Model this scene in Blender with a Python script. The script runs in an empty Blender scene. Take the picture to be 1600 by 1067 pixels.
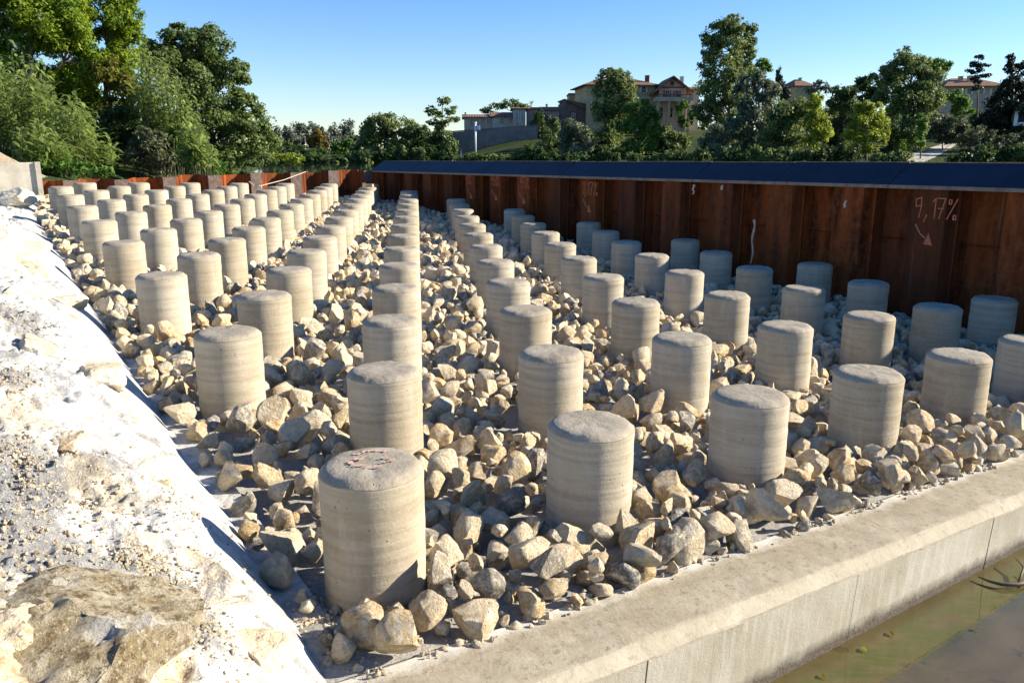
import bpy, math, random
import numpy as np
from mathutils import Vector, Matrix, noise as mnoise
R = math.radians
rng = np.random.default_rng(7)
random.seed(7)
S = bpy.context.scene

# ------------------------------------------------------------------ camera, sky, sun, exposure
FPX, CX, CY, PITCH = 1250.0, 800.0, 533.5, math.atan((533.5 - 238) / 1250.0)
cam_d = bpy.data.cameras.new('camera')
cam_d.sensor_width = 36.0
cam_d.lens = 36.0 * FPX / 1600.0
cam_d.clip_start, cam_d.clip_end = 0.05, 6000
cam = bpy.data.objects.new('camera', cam_d)
S.collection.objects.link(cam)
cam.rotation_euler = (math.pi / 2 - PITCH, 0, 0)
S.camera = cam

SUN_AZ, SUN_EL = R(84), R(24)          # azimuth clockwise from the view direction
world = bpy.data.worlds.new('World'); S.world = world; world.use_nodes = True
wn = world.node_tree
wn.nodes.clear()
sky = wn.nodes.new('ShaderNodeTexSky'); sky.sky_type = 'NISHITA'; sky.sun_disc = False
sky.sun_elevation = SUN_EL; sky.sun_rotation = SUN_AZ
sky.air_density = 1.0; sky.dust_density = 0.0; sky.ozone_density = 2.5; sky.altitude = 50
bgn = wn.nodes.new('ShaderNodeBackground'); bgn.inputs[1].default_value = 0.075
wo = wn.nodes.new('ShaderNodeOutputWorld')
hs = wn.nodes.new('ShaderNodeHueSaturation'); hs.inputs['Saturation'].default_value = 1.25
tn = wn.nodes.new('ShaderNodeMix'); tn.data_type = 'RGBA'; tn.blend_type = 'MULTIPLY'; tn.inputs[0].default_value = 1.0; tn.inputs[7].default_value = (.90, .94, 1.14, 1)
wn.links.new(sky.outputs[0], hs.inputs['Color']); wn.links.new(hs.outputs[0], tn.inputs[6]); wn.links.new(tn.outputs[2], bgn.inputs[0]); wn.links.new(bgn.outputs[0], wo.inputs[0])
sd = bpy.data.lights.new('sun', 'SUN'); sd.energy = 5.0; sd.angle = R(0.53); sd.color = (1.0, 0.90, 0.74)
sun = bpy.data.objects.new('sun', sd); S.collection.objects.link(sun)
SV = Vector((math.sin(SUN_AZ) * math.cos(SUN_EL), math.cos(SUN_AZ) * math.cos(SUN_EL), math.sin(SUN_EL)))
sun.rotation_euler = (-SV).to_track_quat('-Z', 'Y').to_euler()
sun.location = (60, 20, 60)
S.view_settings.view_transform = 'Standard'
S.view_settings.look = 'None'
S.view_settings.gamma = 1.0
S.view_settings.use_curve_mapping = False
S.view_settings.exposure = 1.22
S.render.engine = 'CYCLES'
S.cycles.max_bounces = 6; S.cycles.diffuse_bounces = 3; S.cycles.glossy_bounces = 3
S.cycles.transmission_bounces = 4; S.cycles.transparent_max_bounces = 8

# ------------------------------------------------------------------ calibrated frame of the ramp
U = np.array([1.13918, 0.74665, -0.05168])      # one post spacing along the front sill
A = np.array([-0.74051, 1.12847, 0.05552])      # one row spacing up the ramp
O = np.array([-0.67599, 3.66207, -1.45120])     # top of the foremost post
N = np.array([0.05418, -0.01356, 0.99844])
LU, LA = np.linalg.norm(U), np.linalg.norm(A)
Uh, Ah = U / LU, A / LA
FLOOR = -0.62                                   # ramp bed below the post tops
def W(a, b, d): return O + a * U + b * A + d * N
def bed_drop(q):
    """the stone bed lies a little lower than the sill behind it"""
    t = np.clip((np.asarray(q, float) + .62) / .8, 0, 1); return .12 * t * t * (3 - 2 * t)
def WP(p, q, h): return O + p * Uh + q * Ah + (FLOOR + h - float(bed_drop(q))) * N
_c, _s = math.cos(PITCH), math.sin(PITCH)
def ray(x, y):
    u, v = (x - CX) / FPX, (CY - y) / FPX
    return np.array([u, _c + v * _s, -_s + v * _c])
def at(x, y, D):
    r = ray(x, y); return r * (D / r[1])
def topx(X):
    X = np.atleast_2d(X)
    f = X[:, 1] * _c - X[:, 2] * _s; up = X[:, 1] * _s + X[:, 2] * _c
    return np.stack([CX + FPX * X[:, 0] / f, CY - FPX * up / f, f], 1)

# ------------------------------------------------------------------ helpers
def tag(o, label=None, cat=None, group=None, kind=None):
    if label: o['label'] = label
    if cat: o['category'] = cat
    if group: o['group'] = group
    if kind: o['kind'] = kind
    return o
def empty(name, loc=(0, 0, 0), rotz=0.0, M=None):
    o = bpy.data.objects.new(name, None); S.collection.objects.link(o)
    o.empty_display_size = 0.2
    if M is not None: o.matrix_world = M
    else:
        o.location = loc; o.rotation_euler = (0, 0, rotz)
    return o
def mesh(name, V, F, mat=None, smooth=False, attrs=None, mats=None, fmat=None, sharp=None):
    """V (n,3); F list of (m,k) index arrays"""
    V = np.asarray(V, np.float32)
    if isinstance(F, np.ndarray): F = [F]
    F = [np.asarray(f, np.int32) for f in F if len(f)]
    me = bpy.data.meshes.new(name)
    nl = sum(f.size for f in F); npol = sum(len(f) for f in F)
    me.vertices.add(len(V)); me.loops.add(nl); me.polygons.add(npol)
    me.vertices.foreach_set('co', V.ravel())
    me.loops.foreach_set('vertex_index', np.concatenate([f.ravel() for f in F]))
    tot = np.concatenate([np.full(len(f), f.shape[1], np.int32) for f in F])
    st = np.concatenate([[0], np.cumsum(tot)[:-1]]).astype(np.int32)
    me.polygons.foreach_set('loop_start', st)
    me.polygons.foreach_set('loop_total', tot)
    me.polygons.foreach_set('use_smooth', np.full(npol, bool(smooth)))
    for m in (mats or ([mat] if mat else [])): me.materials.append(m)
    if fmat is not None: me.polygons.foreach_set('material_index', np.asarray(fmat, np.int32))
    me.update(calc_edges=True)
    for k, v in (attrs or {}).items():
        v = np.asarray(v, np.float32)
        if v.ndim == 1:
            a = me.attributes.new(k, 'FLOAT', 'POINT'); a.data.foreach_set('value', v)
        else:
            a = me.attributes.new(k, 'FLOAT_COLOR', 'POINT')
            a.data.foreach_set('color', np.concatenate([v, np.ones((len(v), 1), np.float32)], 1).ravel())
    if sharp is not None: me.set_sharp_from_angle(angle=R(sharp))
    return me
def obj(name, me, parent=None, loc=None):
    o = bpy.data.objects.new(name, me); S.collection.objects.link(o)
    if parent is not None: o.parent = parent
    if loc is not None: o.location = loc
    return o
class MB:
    """collects boxes, prisms, tubes and ribbons into one mesh"""
    def __init__(s): s.V = []; s.F = {}; s.n = 0; s.at = []
    def add(s, V, F, a=0.0):
        V = np.asarray(V, float).reshape(-1, 3)
        for f in F:
            s.F.setdefault(len(f), []).append([i + s.n for i in f])
        s.V.append(V); s.at.append(np.full(len(V), a)); s.n += len(V); return s
    def box(s, x0, x1, y0, y1, z0, z1, a=0.0):
        V = [(x, y, z) for z in (z0, z1) for y in (y0, y1) for x in (x0, x1)]
        return s.add(V, [(0, 2, 3, 1), (4, 5, 7, 6), (0, 1, 5, 4), (1, 3, 7, 5), (3, 2, 6, 7), (2, 0, 4, 6)], a)
    def prism(s, poly, axis_vec, a=0.0):
        """closed convex-ish polygon of 3-D points swept along a vector"""
        P = np.asarray(poly, float); n = len(P); Q = P + np.asarray(axis_vec, float)
        F = [tuple(range(n))[::-1], tuple(range(n, 2 * n))]
        F += [(i, (i + 1) % n, n + (i + 1) % n, n + i) for i in range(n)]
        return s.add(np.concatenate([P, Q]), F, a)
    def tube(s, pts, rad, seg=6, a=0.0, caps=True):
        pts = np.asarray(pts, float); m = len(pts)
        rad = np.full(m, rad) if np.isscalar(rad) else np.asarray(rad, float)
        V = []
        t = np.gradient(pts, axis=0)
        for k in range(m):
            d = t[k] / (np.linalg.norm(t[k]) + 1e-9)
            h = np.array([0, 0, 1.0]) if abs(d[2]) < .9 else np.array([1.0, 0, 0])
            e1 = np.cross(d, h); e1 /= np.linalg.norm(e1); e2 = np.cross(d, e1)
            for i in range(seg):
                w = 2 * math.pi * i / seg
                V.append(pts[k] + rad[k] * (math.cos(w) * e1 + math.sin(w) * e2))
        F = [(k * seg + i, k * seg + (i + 1) % seg, (k + 1) * seg + (i + 1) % seg, (k + 1) * seg + i)
             for k in range(m - 1) for i in range(seg)]
        if caps: F += [tuple(range(seg))[::-1], tuple((m - 1) * seg + i for i in range(seg))]
        return s.add(V, F, a)
    def build(s, name, mat, parent=None, smooth=False, sharp=None, attr=None):
        V = np.concatenate(s.V)
        F = [np.array(f) for f in s.F.values()]
        me = mesh(name, V, F, mat, smooth, {attr: np.concatenate(s.at)} if attr else None, sharp=sharp)
        return obj(name, me, parent)

# ------------------------------------------------------------------ materials
class NT:
    def __init__(s, name):
        s.m = bpy.data.materials.new(name); s.m.use_nodes = True
        s.t = s.m.node_tree; s.t.nodes.clear()
        s.out = s.n('ShaderNodeOutputMaterial')
    def n(s, t, **k):
        x = s.t.nodes.new(t)
        for a, b in k.items(): setattr(x, a, b)
        return x
    def l(s, a, b): s.t.links.new(a, b)
    def setin(s, node, i, v):
        if hasattr(v, 'is_output'): s.l(v, node.inputs[i])
        elif v is not None: node.inputs[i].default_value = v
    def coord(s, kind='Object', scale=(1, 1, 1)):
        c = s.n('ShaderNodeTexCoord'); m = s.n('ShaderNodeMapping'); m.inputs['Scale'].default_value = scale
        s.l(c.outputs[kind], m.inputs[0]); return m.outputs[0]
    def pos(s, scale=(1, 1, 1)):
        c = s.n('ShaderNodeNewGeometry'); m = s.n('ShaderNodeMapping'); m.inputs['Scale'].default_value = scale
        s.l(c.outputs['Position'], m.inputs[0]); return m.outputs[0]
    def noise(s, vec, scale, detail=5, rough=.6, dist=0.0, col=False):
        x = s.n('ShaderNodeTexNoise'); s.l(vec, x.inputs['Vector'])
        x.inputs['Scale'].default_value = scale; x.inputs['Detail'].default_value = detail
        x.inputs['Roughness'].default_value = rough; x.inputs['Distortion'].default_value = dist
        return x.outputs['Color' if col else 'Fac']
    def voro(s, vec, scale, feature='F1', out='Distance'):
        x = s.n('ShaderNodeTexVoronoi', feature=feature); s.l(vec, x.inputs['Vector'])
        x.inputs['Scale'].default_value = scale; return x.outputs[out]
    def ramp(s, fac, stops, interp='LINEAR'):
        x = s.n('ShaderNodeValToRGB'); s.l(fac, x.inputs[0]); e = x.color_ramp.elements
        x.color_ramp.interpolation = interp
        while len(e) < len(stops): e.new(0.5)
        for el, (p, c) in zip(e, stops):
            el.position = p; el.color = (c, c, c, 1) if np.isscalar(c) else (*c, 1)
        return x.outputs[0]
    def math(s, op, a, b=None, c=None, clamp=False):
        x = s.n('ShaderNodeMath', operation=op); x.use_clamp = clamp
        s.setin(x, 0, a); s.setin(x, 1, b); s.setin(x, 2, c); return x.outputs[0]
    def mix(s, fac, a, b, blend='MIX'):
        x = s.n('ShaderNodeMix', data_type='RGBA', blend_type=blend)
        s.setin(x, 0, fac)
        for i, v in ((6, a), (7, b)):
            if hasattr(v, 'is_output'): s.l(v, x.inputs[i])
            else: x.inputs[i].default_value = (*v, 1) if len(v) == 3 else v
        return x.outputs[2]
    def attr(s, name, typ='GEOMETRY', out='Fac'):
        x = s.n('ShaderNodeAttribute', attribute_name=name, attribute_type=typ); return x.outputs[out]
    def sep(s, vec):
        x = s.n('ShaderNodeSeparateXYZ'); s.l(vec, x.inputs[0]); return x.outputs
    def rand(s): return s.n('ShaderNodeObjectInfo').outputs['Random']
    def bump(s, h, strength=.5, dist=.02, prev=None):
        x = s.n('ShaderNodeBump'); x.inputs['Strength'].default_value = strength; x.inputs['Distance'].default_value = dist
        s.l(h, x.inputs['Height'])
        if prev is not None: s.l(prev, x.inputs['Normal'])
        return x.outputs[0]
    def bsdf(s, col, rough=.8, normal=None, spec=.3, metal=0.0):
        x = s.n('ShaderNodeBsdfPrincipled')
        s.setin(x, 'Base Color', col if hasattr(col, 'is_output') else (*col, 1))
        s.setin(x, 'Roughness', rough); s.setin(x, 'Specular IOR Level', spec); s.setin(x, 'Metallic', metal)
        if normal is not None: s.l(normal, x.inputs['Normal'])
        s.l(x.outputs[0], s.out.inputs[0]); return s.m
def plain(name, col, rough=.7, var=.25, scale=3.0, spec=.3, bump=0.0, metal=0.0):
    t = NT(name); v = t.coord('Object')
    f = t.noise(v, scale, 6, .65)
    lo = tuple(c * (1 - var) for c in col); hi = tuple(min(1, c * (1 + var)) for c in col)
    nrm = t.bump(t.noise(v, scale * 4, 5), bump, .02) if bump else None
    return t.bsdf(t.ramp(f, [(.3, lo), (.7, hi)]), rough, nrm, spec, metal)

def m_concrete_post():
    t = NT('cast concrete of the posts'); v = t.coord('Object'); r = t.rand()
    off = t.n('ShaderNodeVectorMath', operation='ADD'); t.l(v, off.inputs[0])
    cmb = t.n('ShaderNodeCombineXYZ'); t.l(t.math('MULTIPLY', r, 37.0), cmb.inputs[0]); t.l(t.math('MULTIPLY', r, 11.0), cmb.inputs[2])
    t.l(cmb.outputs[0], off.inputs[1]); p = off.outputs[0]
    mp = t.n('ShaderNodeMapping'); mp.inputs['Scale'].default_value = (1.2, 1.2, 22); t.l(p, mp.inputs[0])
    rings = t.noise(mp.outputs[0], 1.0, 3, .6)
    mp2 = t.n('ShaderNodeMapping'); mp2.inputs['Scale'].default_value = (7, 7, 1.3); t.l(p, mp2.inputs[0])
    streak = t.noise(mp2.outputs[0], 1.5, 5, .65)
    big = t.noise(p, 2.3, 5, .6)
    fine = t.noise(p, 60, 4, .7)
    col = t.mix(t.ramp(big, [(.3, 0), (.7, 1)]), (.33, .275, .18), (.47, .415, .31))
    col = t.mix(t.math('MULTIPLY', t.ramp(rings, [(.36, 1), (.56, 0)]), .62), col, (.25, .195, .12))
    col = t.mix(t.math('MULTIPLY', t.ramp(streak, [(.5, 0), (.75, 1)]), .38), col, (.56, .53, .46))
    grey = t.mix(t.math('MULTIPLY', r, .6), col, t.mix(.5, col, (.46, .43, .36)))
    grey = t.mix(t.ramp(r, [(.0, .35), (.35, 0)]), grey, (.27, .215, .135))
    pits = t.ramp(t.voro(p, 22), [(.05, 1), (.13, 0)])
    pick = t.ramp(t.noise(p, 9, 2), [(.53, 0), (.57, 1)])
    pit = t.math('MULTIPLY', pits, pick)
    col = t.mix(t.math('MULTIPLY', pit, .8), grey, (.10, .08, .06))
    col = t.mix(t.math('MULTIPLY', t.ramp(fine, [(.4, 0), (.8, 1)]), .25), col, (.62, .58, .5))
    # the trowelled top's colour is darkened and warmed to offset sun and blue sky
    top = t.attr('cap')
    tc = t.mix(t.ramp(t.noise(p, 6, 6, .7), [(.35, 0), (.65, 1)]), (.27, .23, .17), (.38, .335, .26))
    tc = t.mix(t.math('MULTIPLY', t.ramp(t.noise(p, 42, 3, .7), [(.58, 0), (.68, 1)]), .6), tc, (.22, .20, .17))
    col = t.mix(top, col, tc)
    h = t.math('ADD', t.math('MULTIPLY', rings, .8), t.math('MULTIPLY', fine, .22))
    h = t.math('SUBTRACT', h, t.math('MULTIPLY', pit, .8))
    h = t.math('ADD', h, t.math('MULTIPLY', t.math('MULTIPLY', top, t.noise(p, 14, 5, .7)), 1.2))
    return t.bsdf(col, .88, t.bump(h, .7, .012), .2)

def rock_nodes(t, tint, shade, p):
    """limestone: tint 0 pale .. 1 ochre, shade < .2 turns it to dark grey"""
    n1 = t.noise(p, 5, 6, .65); n2 = t.noise(p, 24, 6, .72)
    cream = t.mix(t.ramp(n1, [(.35, 0), (.7, 1)]), (.88, .77, .56), (.72, .58, .37))
    ochre = t.mix(t.ramp(n1, [(.35, 0), (.62, 1)]), (.82, .66, .41), (.60, .40, .17))
    col = t.mix(tint, cream, ochre)
    pat = t.math('MULTIPLY', t.ramp(t.noise(p, 3.1, 3, .6, 1.2), [(.5, 0), (.66, 1)]), t.math('ADD', t.math('MULTIPLY', tint, .6), .18))
    col = t.mix(pat, col, (.50, .27, .085))
    gry = t.mix(t.ramp(n1, [(.35, 0), (.7, 1)]), (.13, .125, .12), (.36, .345, .31))
    col = t.mix(shade, col, gry)
    col = t.mix(t.math('MULTIPLY', t.ramp(n2, [(.34, 1), (.48, 0)]), .55), col, t.mix(.62, col, (.24, .155, .08)))
    dust = t.ramp(t.noise(p, 11, 6, .7), [(.47, 0), (.62, 1)])
    col = t.mix(t.math('MULTIPLY', dust, .75), col, (.90, .81, .63))
    h = t.math('ADD', t.math('MULTIPLY', t.noise(p, 14, 7, .7), .8), t.math('MULTIPLY', n2, .5))
    h = t.math('SUBTRACT', h, t.math('MULTIPLY', t.ramp(t.voro(p, 22), [(.05, 1), (.22, 0)]), .25))
    return t.bsdf(col, .92, t.bump(h, 1.0, .05), .1)
def m_rock(kind):
    t = NT('rough limestone ' + kind)
    if kind == 'pieces':
        v = t.coord('Object'); r = t.rand(); off = t.n('ShaderNodeVectorMath', operation='ADD'); t.l(v, off.inputs[0])
        cmb = t.n('ShaderNodeCombineXYZ'); t.l(t.math('MULTIPLY', r, 53.0), cmb.inputs[0]); t.l(t.math('MULTIPLY', r, 17.0), cmb.inputs[1])
        t.l(cmb.outputs[0], off.inputs[1])
        sc = t.n('ShaderNodeVectorMath', operation='SCALE'); t.l(off.outputs[0], sc.inputs[0]); sc.inputs['Scale'].default_value = .24
        return rock_nodes(t, t.attr('tint', 'OBJECT'), t.attr('shade', 'OBJECT'), sc.outputs[0])
    return rock_nodes(t, t.attr('tint'), t.attr('shade'), t.pos((1.8, 1.8, 1.8)))

def m_gravel():
    t = NT('dusty grey gravel bed'); p = t.pos()
    big = t.noise(p, 2.1, 6, .65); mid = t.noise(p, 30, 8, .78); mid2 = t.noise(p, 75, 5, .75)
    col = t.ramp(mid, [(.36, (.34, .325, .29)), (.62, (.66, .635, .58))])
    col = t.mix(t.math('MULTIPLY', t.ramp(big, [(.42, 0), (.62, 1)]), .7), col, (.60, .58, .53))
    return t.bsdf(col, .95, t.bump(t.math('ADD', mid, t.math('MULTIPLY', mid2, .5)), 1.0, .035), .1)

def m_bank():
    t = NT('lime dusted rock bank'); p = t.pos()
    patch = t.noise(p, 1.15, 6, .62, .4); patch2 = t.noise(p, 2.6, 6, .65, .8)
    mid = t.noise(p, 9, 7, .72); fine = t.noise(p, 60, 5, .7)
    col = t.mix(t.ramp(mid, [(.36, 0), (.62, 1)]), (.36, .35, .32), (.66, .65, .615))
    col = t.mix(t.math('MULTIPLY', t.ramp(patch2, [(.56, 0), (.66, 1)]), .75), col, t.mix(t.ramp(mid, [(.4, 0), (.6, 1)]), (.36, .28, .16), (.62, .54, .40)))
    cr = t.noise(p, 34, 8, .8)
    grey = t.ramp(cr, [(.36, (.20, .20, .205)), (.62, (.66, .655, .64))])
    gm = t.math('MULTIPLY', t.ramp(patch, [(.60, 0), (.68, 1)]), t.ramp(fine, [(.40, .1), (.58, .8)]))
    col = t.mix(gm, col, grey)
    ex = t.attr('ochre')
    oc = t.mix(t.ramp(t.noise(p, 15, 6, .7), [(.35, 0), (.6, 1)]), (.34, .25, .13), (.70, .60, .42))
    oc = t.mix(t.ramp(t.noise(p, 40, 4, .7), [(.56, 0), (.66, 1)]), oc, (.13, .10, .07))
    col = t.mix(ex, col, oc)
    gx = t.attr('grit')
    col = t.mix(t.math('MULTIPLY', gx, t.ramp(mid, [(.36, .1), (.56, .9)])), col, grey)
    col = t.mix(t.math('MULTIPLY', t.ramp(fine, [(.60, 0), (.72, 1)]), .30), col, (.36, .33, .28))
    h = t.math('ADD', t.math('MULTIPLY', mid, .9), t.math('MULTIPLY', fine, .22))
    h = t.math('ADD', h, t.math('MULTIPLY', t.math('MULTIPLY', cr, t.math('ADD', gm, gx)), 1.6))
    return t.bsdf(col, .95, t.bump(h, .8, .05), .1)

def m_sill(kind):
    t = NT('poured concrete ' + kind); v = t.coord('Object')
    x, y, z = t.sep(v)
    big = t.noise(v, 1.6, 6, .6); mid = t.noise(v, 8, 7, .7); fine = t.noise(v, 60, 5, .7)
    if kind == 'face':
        mp = t.n('ShaderNodeMapping'); mp.inputs['Scale'].default_value = (6, 1, .5); t.l(v, mp.inputs[0])
        st = t.noise(mp.outputs[0], 3.0, 6, .7)
        col = t.mix(t.ramp(big, [(.35, 0), (.65, 1)]), (.33, .295, .215), (.45, .42, .345))
        col = t.mix(t.math('MULTIPLY', t.ramp(st, [(.50, 0), (.70, 1)]), .55), col, (.56, .55, .50))
        mp3 = t.n('ShaderNodeMapping'); mp3.inputs['Scale'].default_value = (14, 1, .35); t.l(v, mp3.inputs[0])
        dk = t.ramp(t.noise(mp3.outputs[0], 3.0, 4, .7), [(.60, 0), (.68, 1)])
        col = t.mix(t.math('MULTIPLY', dk, .65), col, (.24, .20, .16))
        # damp, weed-stained foot of the wall (a stain with a ragged upper edge)
        zz = t.math('ADD', z, t.math('MULTIPLY', x, -.0379))
        zz = t.math('ADD', zz, t.math('MULTIPLY', t.math('SUBTRACT', t.noise(v, 9, 5, .7), .5), .12))
        col = t.mix(t.ramp(zz, [(.0, 0), (1, 1)]), col, col)
        wet = t.n('ShaderNodeMapRange'); wet.inputs[1].default_value = -.47; wet.inputs[2].default_value = -.55; t.l(zz, wet.inputs[0])
        col = t.mix(t.math('MULTIPLY', wet.outputs[0], .9), col, t.mix(t.ramp(fine, [(.4, 0), (.6, 1)]), (.035, .028, .02), (.12, .095, .075)))
    else:
        col = t.mix(t.ramp(mid, [(.35, 0), (.65, 1)]), (.30, .255, .175), (.43, .38, .285))
        col = t.mix(t.math('MULTIPLY', t.ramp(big, [(.4, 0), (.66, 1)]), .7), col, (.27, .225, .15))
        col = t.mix(t.math('MULTIPLY', t.ramp(t.noise(v, 20, 6, .75), [(.53, 0), (.64, 1)]), .75), col, (.20, .16, .11))
        # splashed lime along the stones; the trowelled arris is a little paler
        e = t.math('ADD', y, t.math('MULTIPLY', t.math('SUBTRACT', t.noise(v, 7, 6, .75), .5), .22))
        l1 = t.n('ShaderNodeMapRange'); l1.inputs[1].default_value = .33; l1.inputs[2].default_value = .42; t.l(e, l1.inputs[0])
        col = t.mix(t.math('MULTIPLY', l1.outputs[0], .8), col, (.66, .64, .58))
        l2 = t.n('ShaderNodeMapRange'); l2.inputs[1].default_value = .07; l2.inputs[2].default_value = .03; t.l(y, l2.inputs[0])
        col = t.mix(t.math('MULTIPLY', l2.outputs[0], .25), col, (.58, .54, .45))
    h = t.math('ADD', t.math('MULTIPLY', mid, .6), t.math('MULTIPLY', fine, .35))
    return t.bsdf(col, .9, t.bump(h, .55, .015), .2)

def m_rust(name, bright):
    t = NT(name); v = t.coord('Object'); r = t.rand()
    off = t.n('ShaderNodeVectorMath', operation='ADD'); t.l(t.pos(), off.inputs[0])
    cmb = t.n('ShaderNodeCombineXYZ'); t.l(t.math('MULTIPLY', r, 9.0), cmb.inputs[0]); t.l(cmb.outputs[0], off.inputs[1])
    mp = t.n('ShaderNodeMapping'); mp.inputs['Scale'].default_value = (3, 3, .5); t.l(off.outputs[0], mp.inputs[0])
    st = t.noise(mp.outputs[0], 1.6, 7, .68); sp = t.noise(off.outputs[0], 9, 7, .75)
    k = bright
    col = t.mix(t.ramp(st, [(.34, 0), (.64, 1)]), (.050 * k, .013 * k, .005 * k), (.32 * k, .078 * k, .018 * k))
    col = t.mix(t.math('MULTIPLY', t.ramp(sp, [(.45, 0), (.7, 1)]), .6), col, (.30 * k, .10 * k, .04 * k))
    col = t.mix(t.math('MULTIPLY', r, .75), col, (.055 * k, .024 * k, .014 * k))
    mp2 = t.n('ShaderNodeMapping'); mp2.inputs['Scale'].default_value = (9, 9, .22); t.l(off.outputs[0], mp2.inputs[0])
    gs = t.ramp(t.noise(mp2.outputs[0], 1.5, 5, .7), [(.64, 0), (.72, 1)])
    col = t.mix(t.math('MULTIPLY', gs, .4), col, (.30, .22, .16))
    col = t.mix(t.math('MULTIPLY', t.attr('worn'), .8), col, t.mix(t.ramp(sp, [(.4, 0), (.65, 1)]), (.11, .095, .088), (.24, .19, .165)))
    return t.bsdf(col, .75, t.bump(sp, .5, .015), .08)

def m_water(name, bed, weed=False):
    t = NT(name); p = t.pos()
    n1 = t.noise(p, 1.3, 6, .65, .6); n2 = t.noise(p, 7, 6, .7)
    col = t.mix(t.ramp(n1, [(.35, 0), (.65, 1)]), tuple(c * .75 for c in bed), tuple(c * 1.25 for c in bed))
    col = t.mix(t.math('MULTIPLY', t.ramp(n2, [(.58, 0), (.68, 1)]), .55), col, tuple(c * .35 for c in bed))
    if weed:
        w = t.attr('weed')
        mp = t.n('ShaderNodeMapping'); mp.inputs['Rotation'].default_value = (0, 0, R(-33)); mp.inputs['Scale'].default_value = (1.4, 6, 1); t.l(p, mp.inputs[0])
        wn_ = t.ramp(t.noise(mp.outputs[0], 2.2, 5, .7, .5), [(.40, 0), (.58, 1)])
        col = t.mix(t.math('MULTIPLY', t.math('MULTIPLY', w, wn_), .8), col, (.042, .075, .005))
    wv = t.noise(p, 5.0 if weed else 2.0, 3, .5)
    return t.bsdf(col, .04, t.bump(wv, .06 if weed else .03, .02), .5)

def m_leaf(name, dark, light, trans=.3, rough=.55):
    t = NT(name); a = t.attr('tint')
    col = t.mix(a, dark, light)
    d = t.n('ShaderNodeBsdfPrincipled'); t.l(col, d.inputs['Base Color'])
    d.inputs['Roughness'].default_value = rough; d.inputs['Specular IOR Level'].default_value = .25
    tr = t.n('ShaderNodeBsdfTranslucent'); t.l(t.mix(.5, col, tuple(min(1, c * 1.6) for c in light)), tr.inputs[0])
    ms = t.n('ShaderNodeMixShader'); ms.inputs[0].default_value = trans
    t.l(d.outputs[0], ms.inputs[1]); t.l(tr.outputs[0], ms.inputs[2]); t.l(ms.outputs[0], t.out.inputs[0])
    return t.m
def m_land(name, cols, scale=.5):
    t = NT(name); p = t.pos(); a = t.noise(p, scale, 6, .65); b = t.noise(p, scale * 9, 6, .7)
    col = t.mix(t.ramp(a, [(.35, 0), (.65, 1)]), cols[0], cols[1])
    col = t.mix(t.math('MULTIPLY', t.ramp(b, [(.45, 0), (.65, 1)]), .7), col, cols[2])
    return t.bsdf(col, .95, t.bump(b, .8, .15), .1)

M = {}
M['post'] = m_concrete_post()
def m_pitted():
    t = NT('pitted ochre rock'); p = t.pos()
    oc = t.mix(t.ramp(t.noise(p, 7, 7, .72), [(.36, 0), (.62, 1)]), (.38, .29, .155), (.76, .67, .49))
    oc = t.mix(t.ramp(t.noise(p, 26, 6, .75), [(.50, 0), (.60, 1)]), oc, (.22, .16, .085))
    oc = t.mix(t.ramp(t.noise(p, 55, 5, .75), [(.56, 0), (.64, 1)]), oc, (.72, .66, .52))
    oc = t.mix(t.ramp(t.noise(p, 3.5, 6, .7), [(.55, 0), (.64, 1)]), oc, (.74, .70, .60))
    h = t.math('ADD', t.noise(p, 26, 7, .75), t.math('MULTIPLY', t.noise(p, 80, 4, .7), .4))
    return t.bsdf(oc, .95, t.bump(h, 1.0, .05), .1)
M['pitted'] = m_pitted()
M['rock'] = m_rock('pieces'); M['rock_bed'] = m_rock('bed')
M['gravel'] = m_gravel(); M['bank'] = m_bank()
M['sill'] = m_sill('top'); M['sill_face'] = m_sill('face')
M['rust'] = m_rust('rusty steel sheet piling', .95); M['rust2'] = m_rust('weathered rusty piling', 1.0)
M['blue'] = plain('dark blue painted steel', (.008, .0125, .027), .55, .55, 1.3, .3, .1)
M['lip'] = plain('dusty steel lip and sunlit ridge', (.20, .155, .12), .8, .35, 8)
M['chalk'] = plain('orange marking chalk', (.50, .15, .07), .9, .4, 30)
M['chalk_pale'] = plain('pale pink marking chalk', (.36, .22, .16), .9, .4, 30)
M['red_paint'] = plain('faded red paint', (.58, .37, .28), .9, .35, 45)
M['rope'] = plain('pale rope', (.55, .48, .36), .9, .2, 30)
M['wood'] = plain('sawn timber', (.52, .36, .16), .8, .25, 12)
M['block'] = plain('grey precast concrete', (.46, .42, .34), .9, .22, 2.5, .2, .3)
M['mud'] = m_land('riverbed mud', [(.10, .08, .05), (.16, .13, .085), (.06, .05, .03)], 1.0)
M['river'] = m_water('still dark river water', (.010, .018, .014))
M['pool'] = m_water('shallow muddy water', (.105, .080, .034), True)
M['grassland'] = m_land('grassy far bank', [(.030, .050, .014), (.065, .085, .025), (.016, .026, .008)], .25)
M['dirt'] = m_land('bare earth heap', [(.42, .34, .23), (.30, .23, .14), (.52, .45, .34)], 1.6)
M['track'] = m_land('pale gravel track', [(.56, .51, .43), (.46, .41, .33), (.62, .58, .51)], .6)
M['bark'] = plain('grey brown bark', (.12, .095, .07), .95, .35, 4)
M['bark_pale'] = plain('pale poplar bark', (.26, .235, .20), .95, .3, 4)
M['robinia'] = m_leaf('yellow green feathery leaves', (.06, .13, .010), (.30, .38, .035), .48)
M['robinia_dry'] = m_leaf('yellowing feathery leaves', (.065, .085, .010), (.22, .20, .030), .35)
M['alder'] = m_leaf('dark alder leaves', (.045, .080, .020), (.19, .25, .065), .33)
M['cane'] = m_leaf('blue green cane leaves', (.060, .11, .018), (.34, .42, .11), .40, .45)
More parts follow.
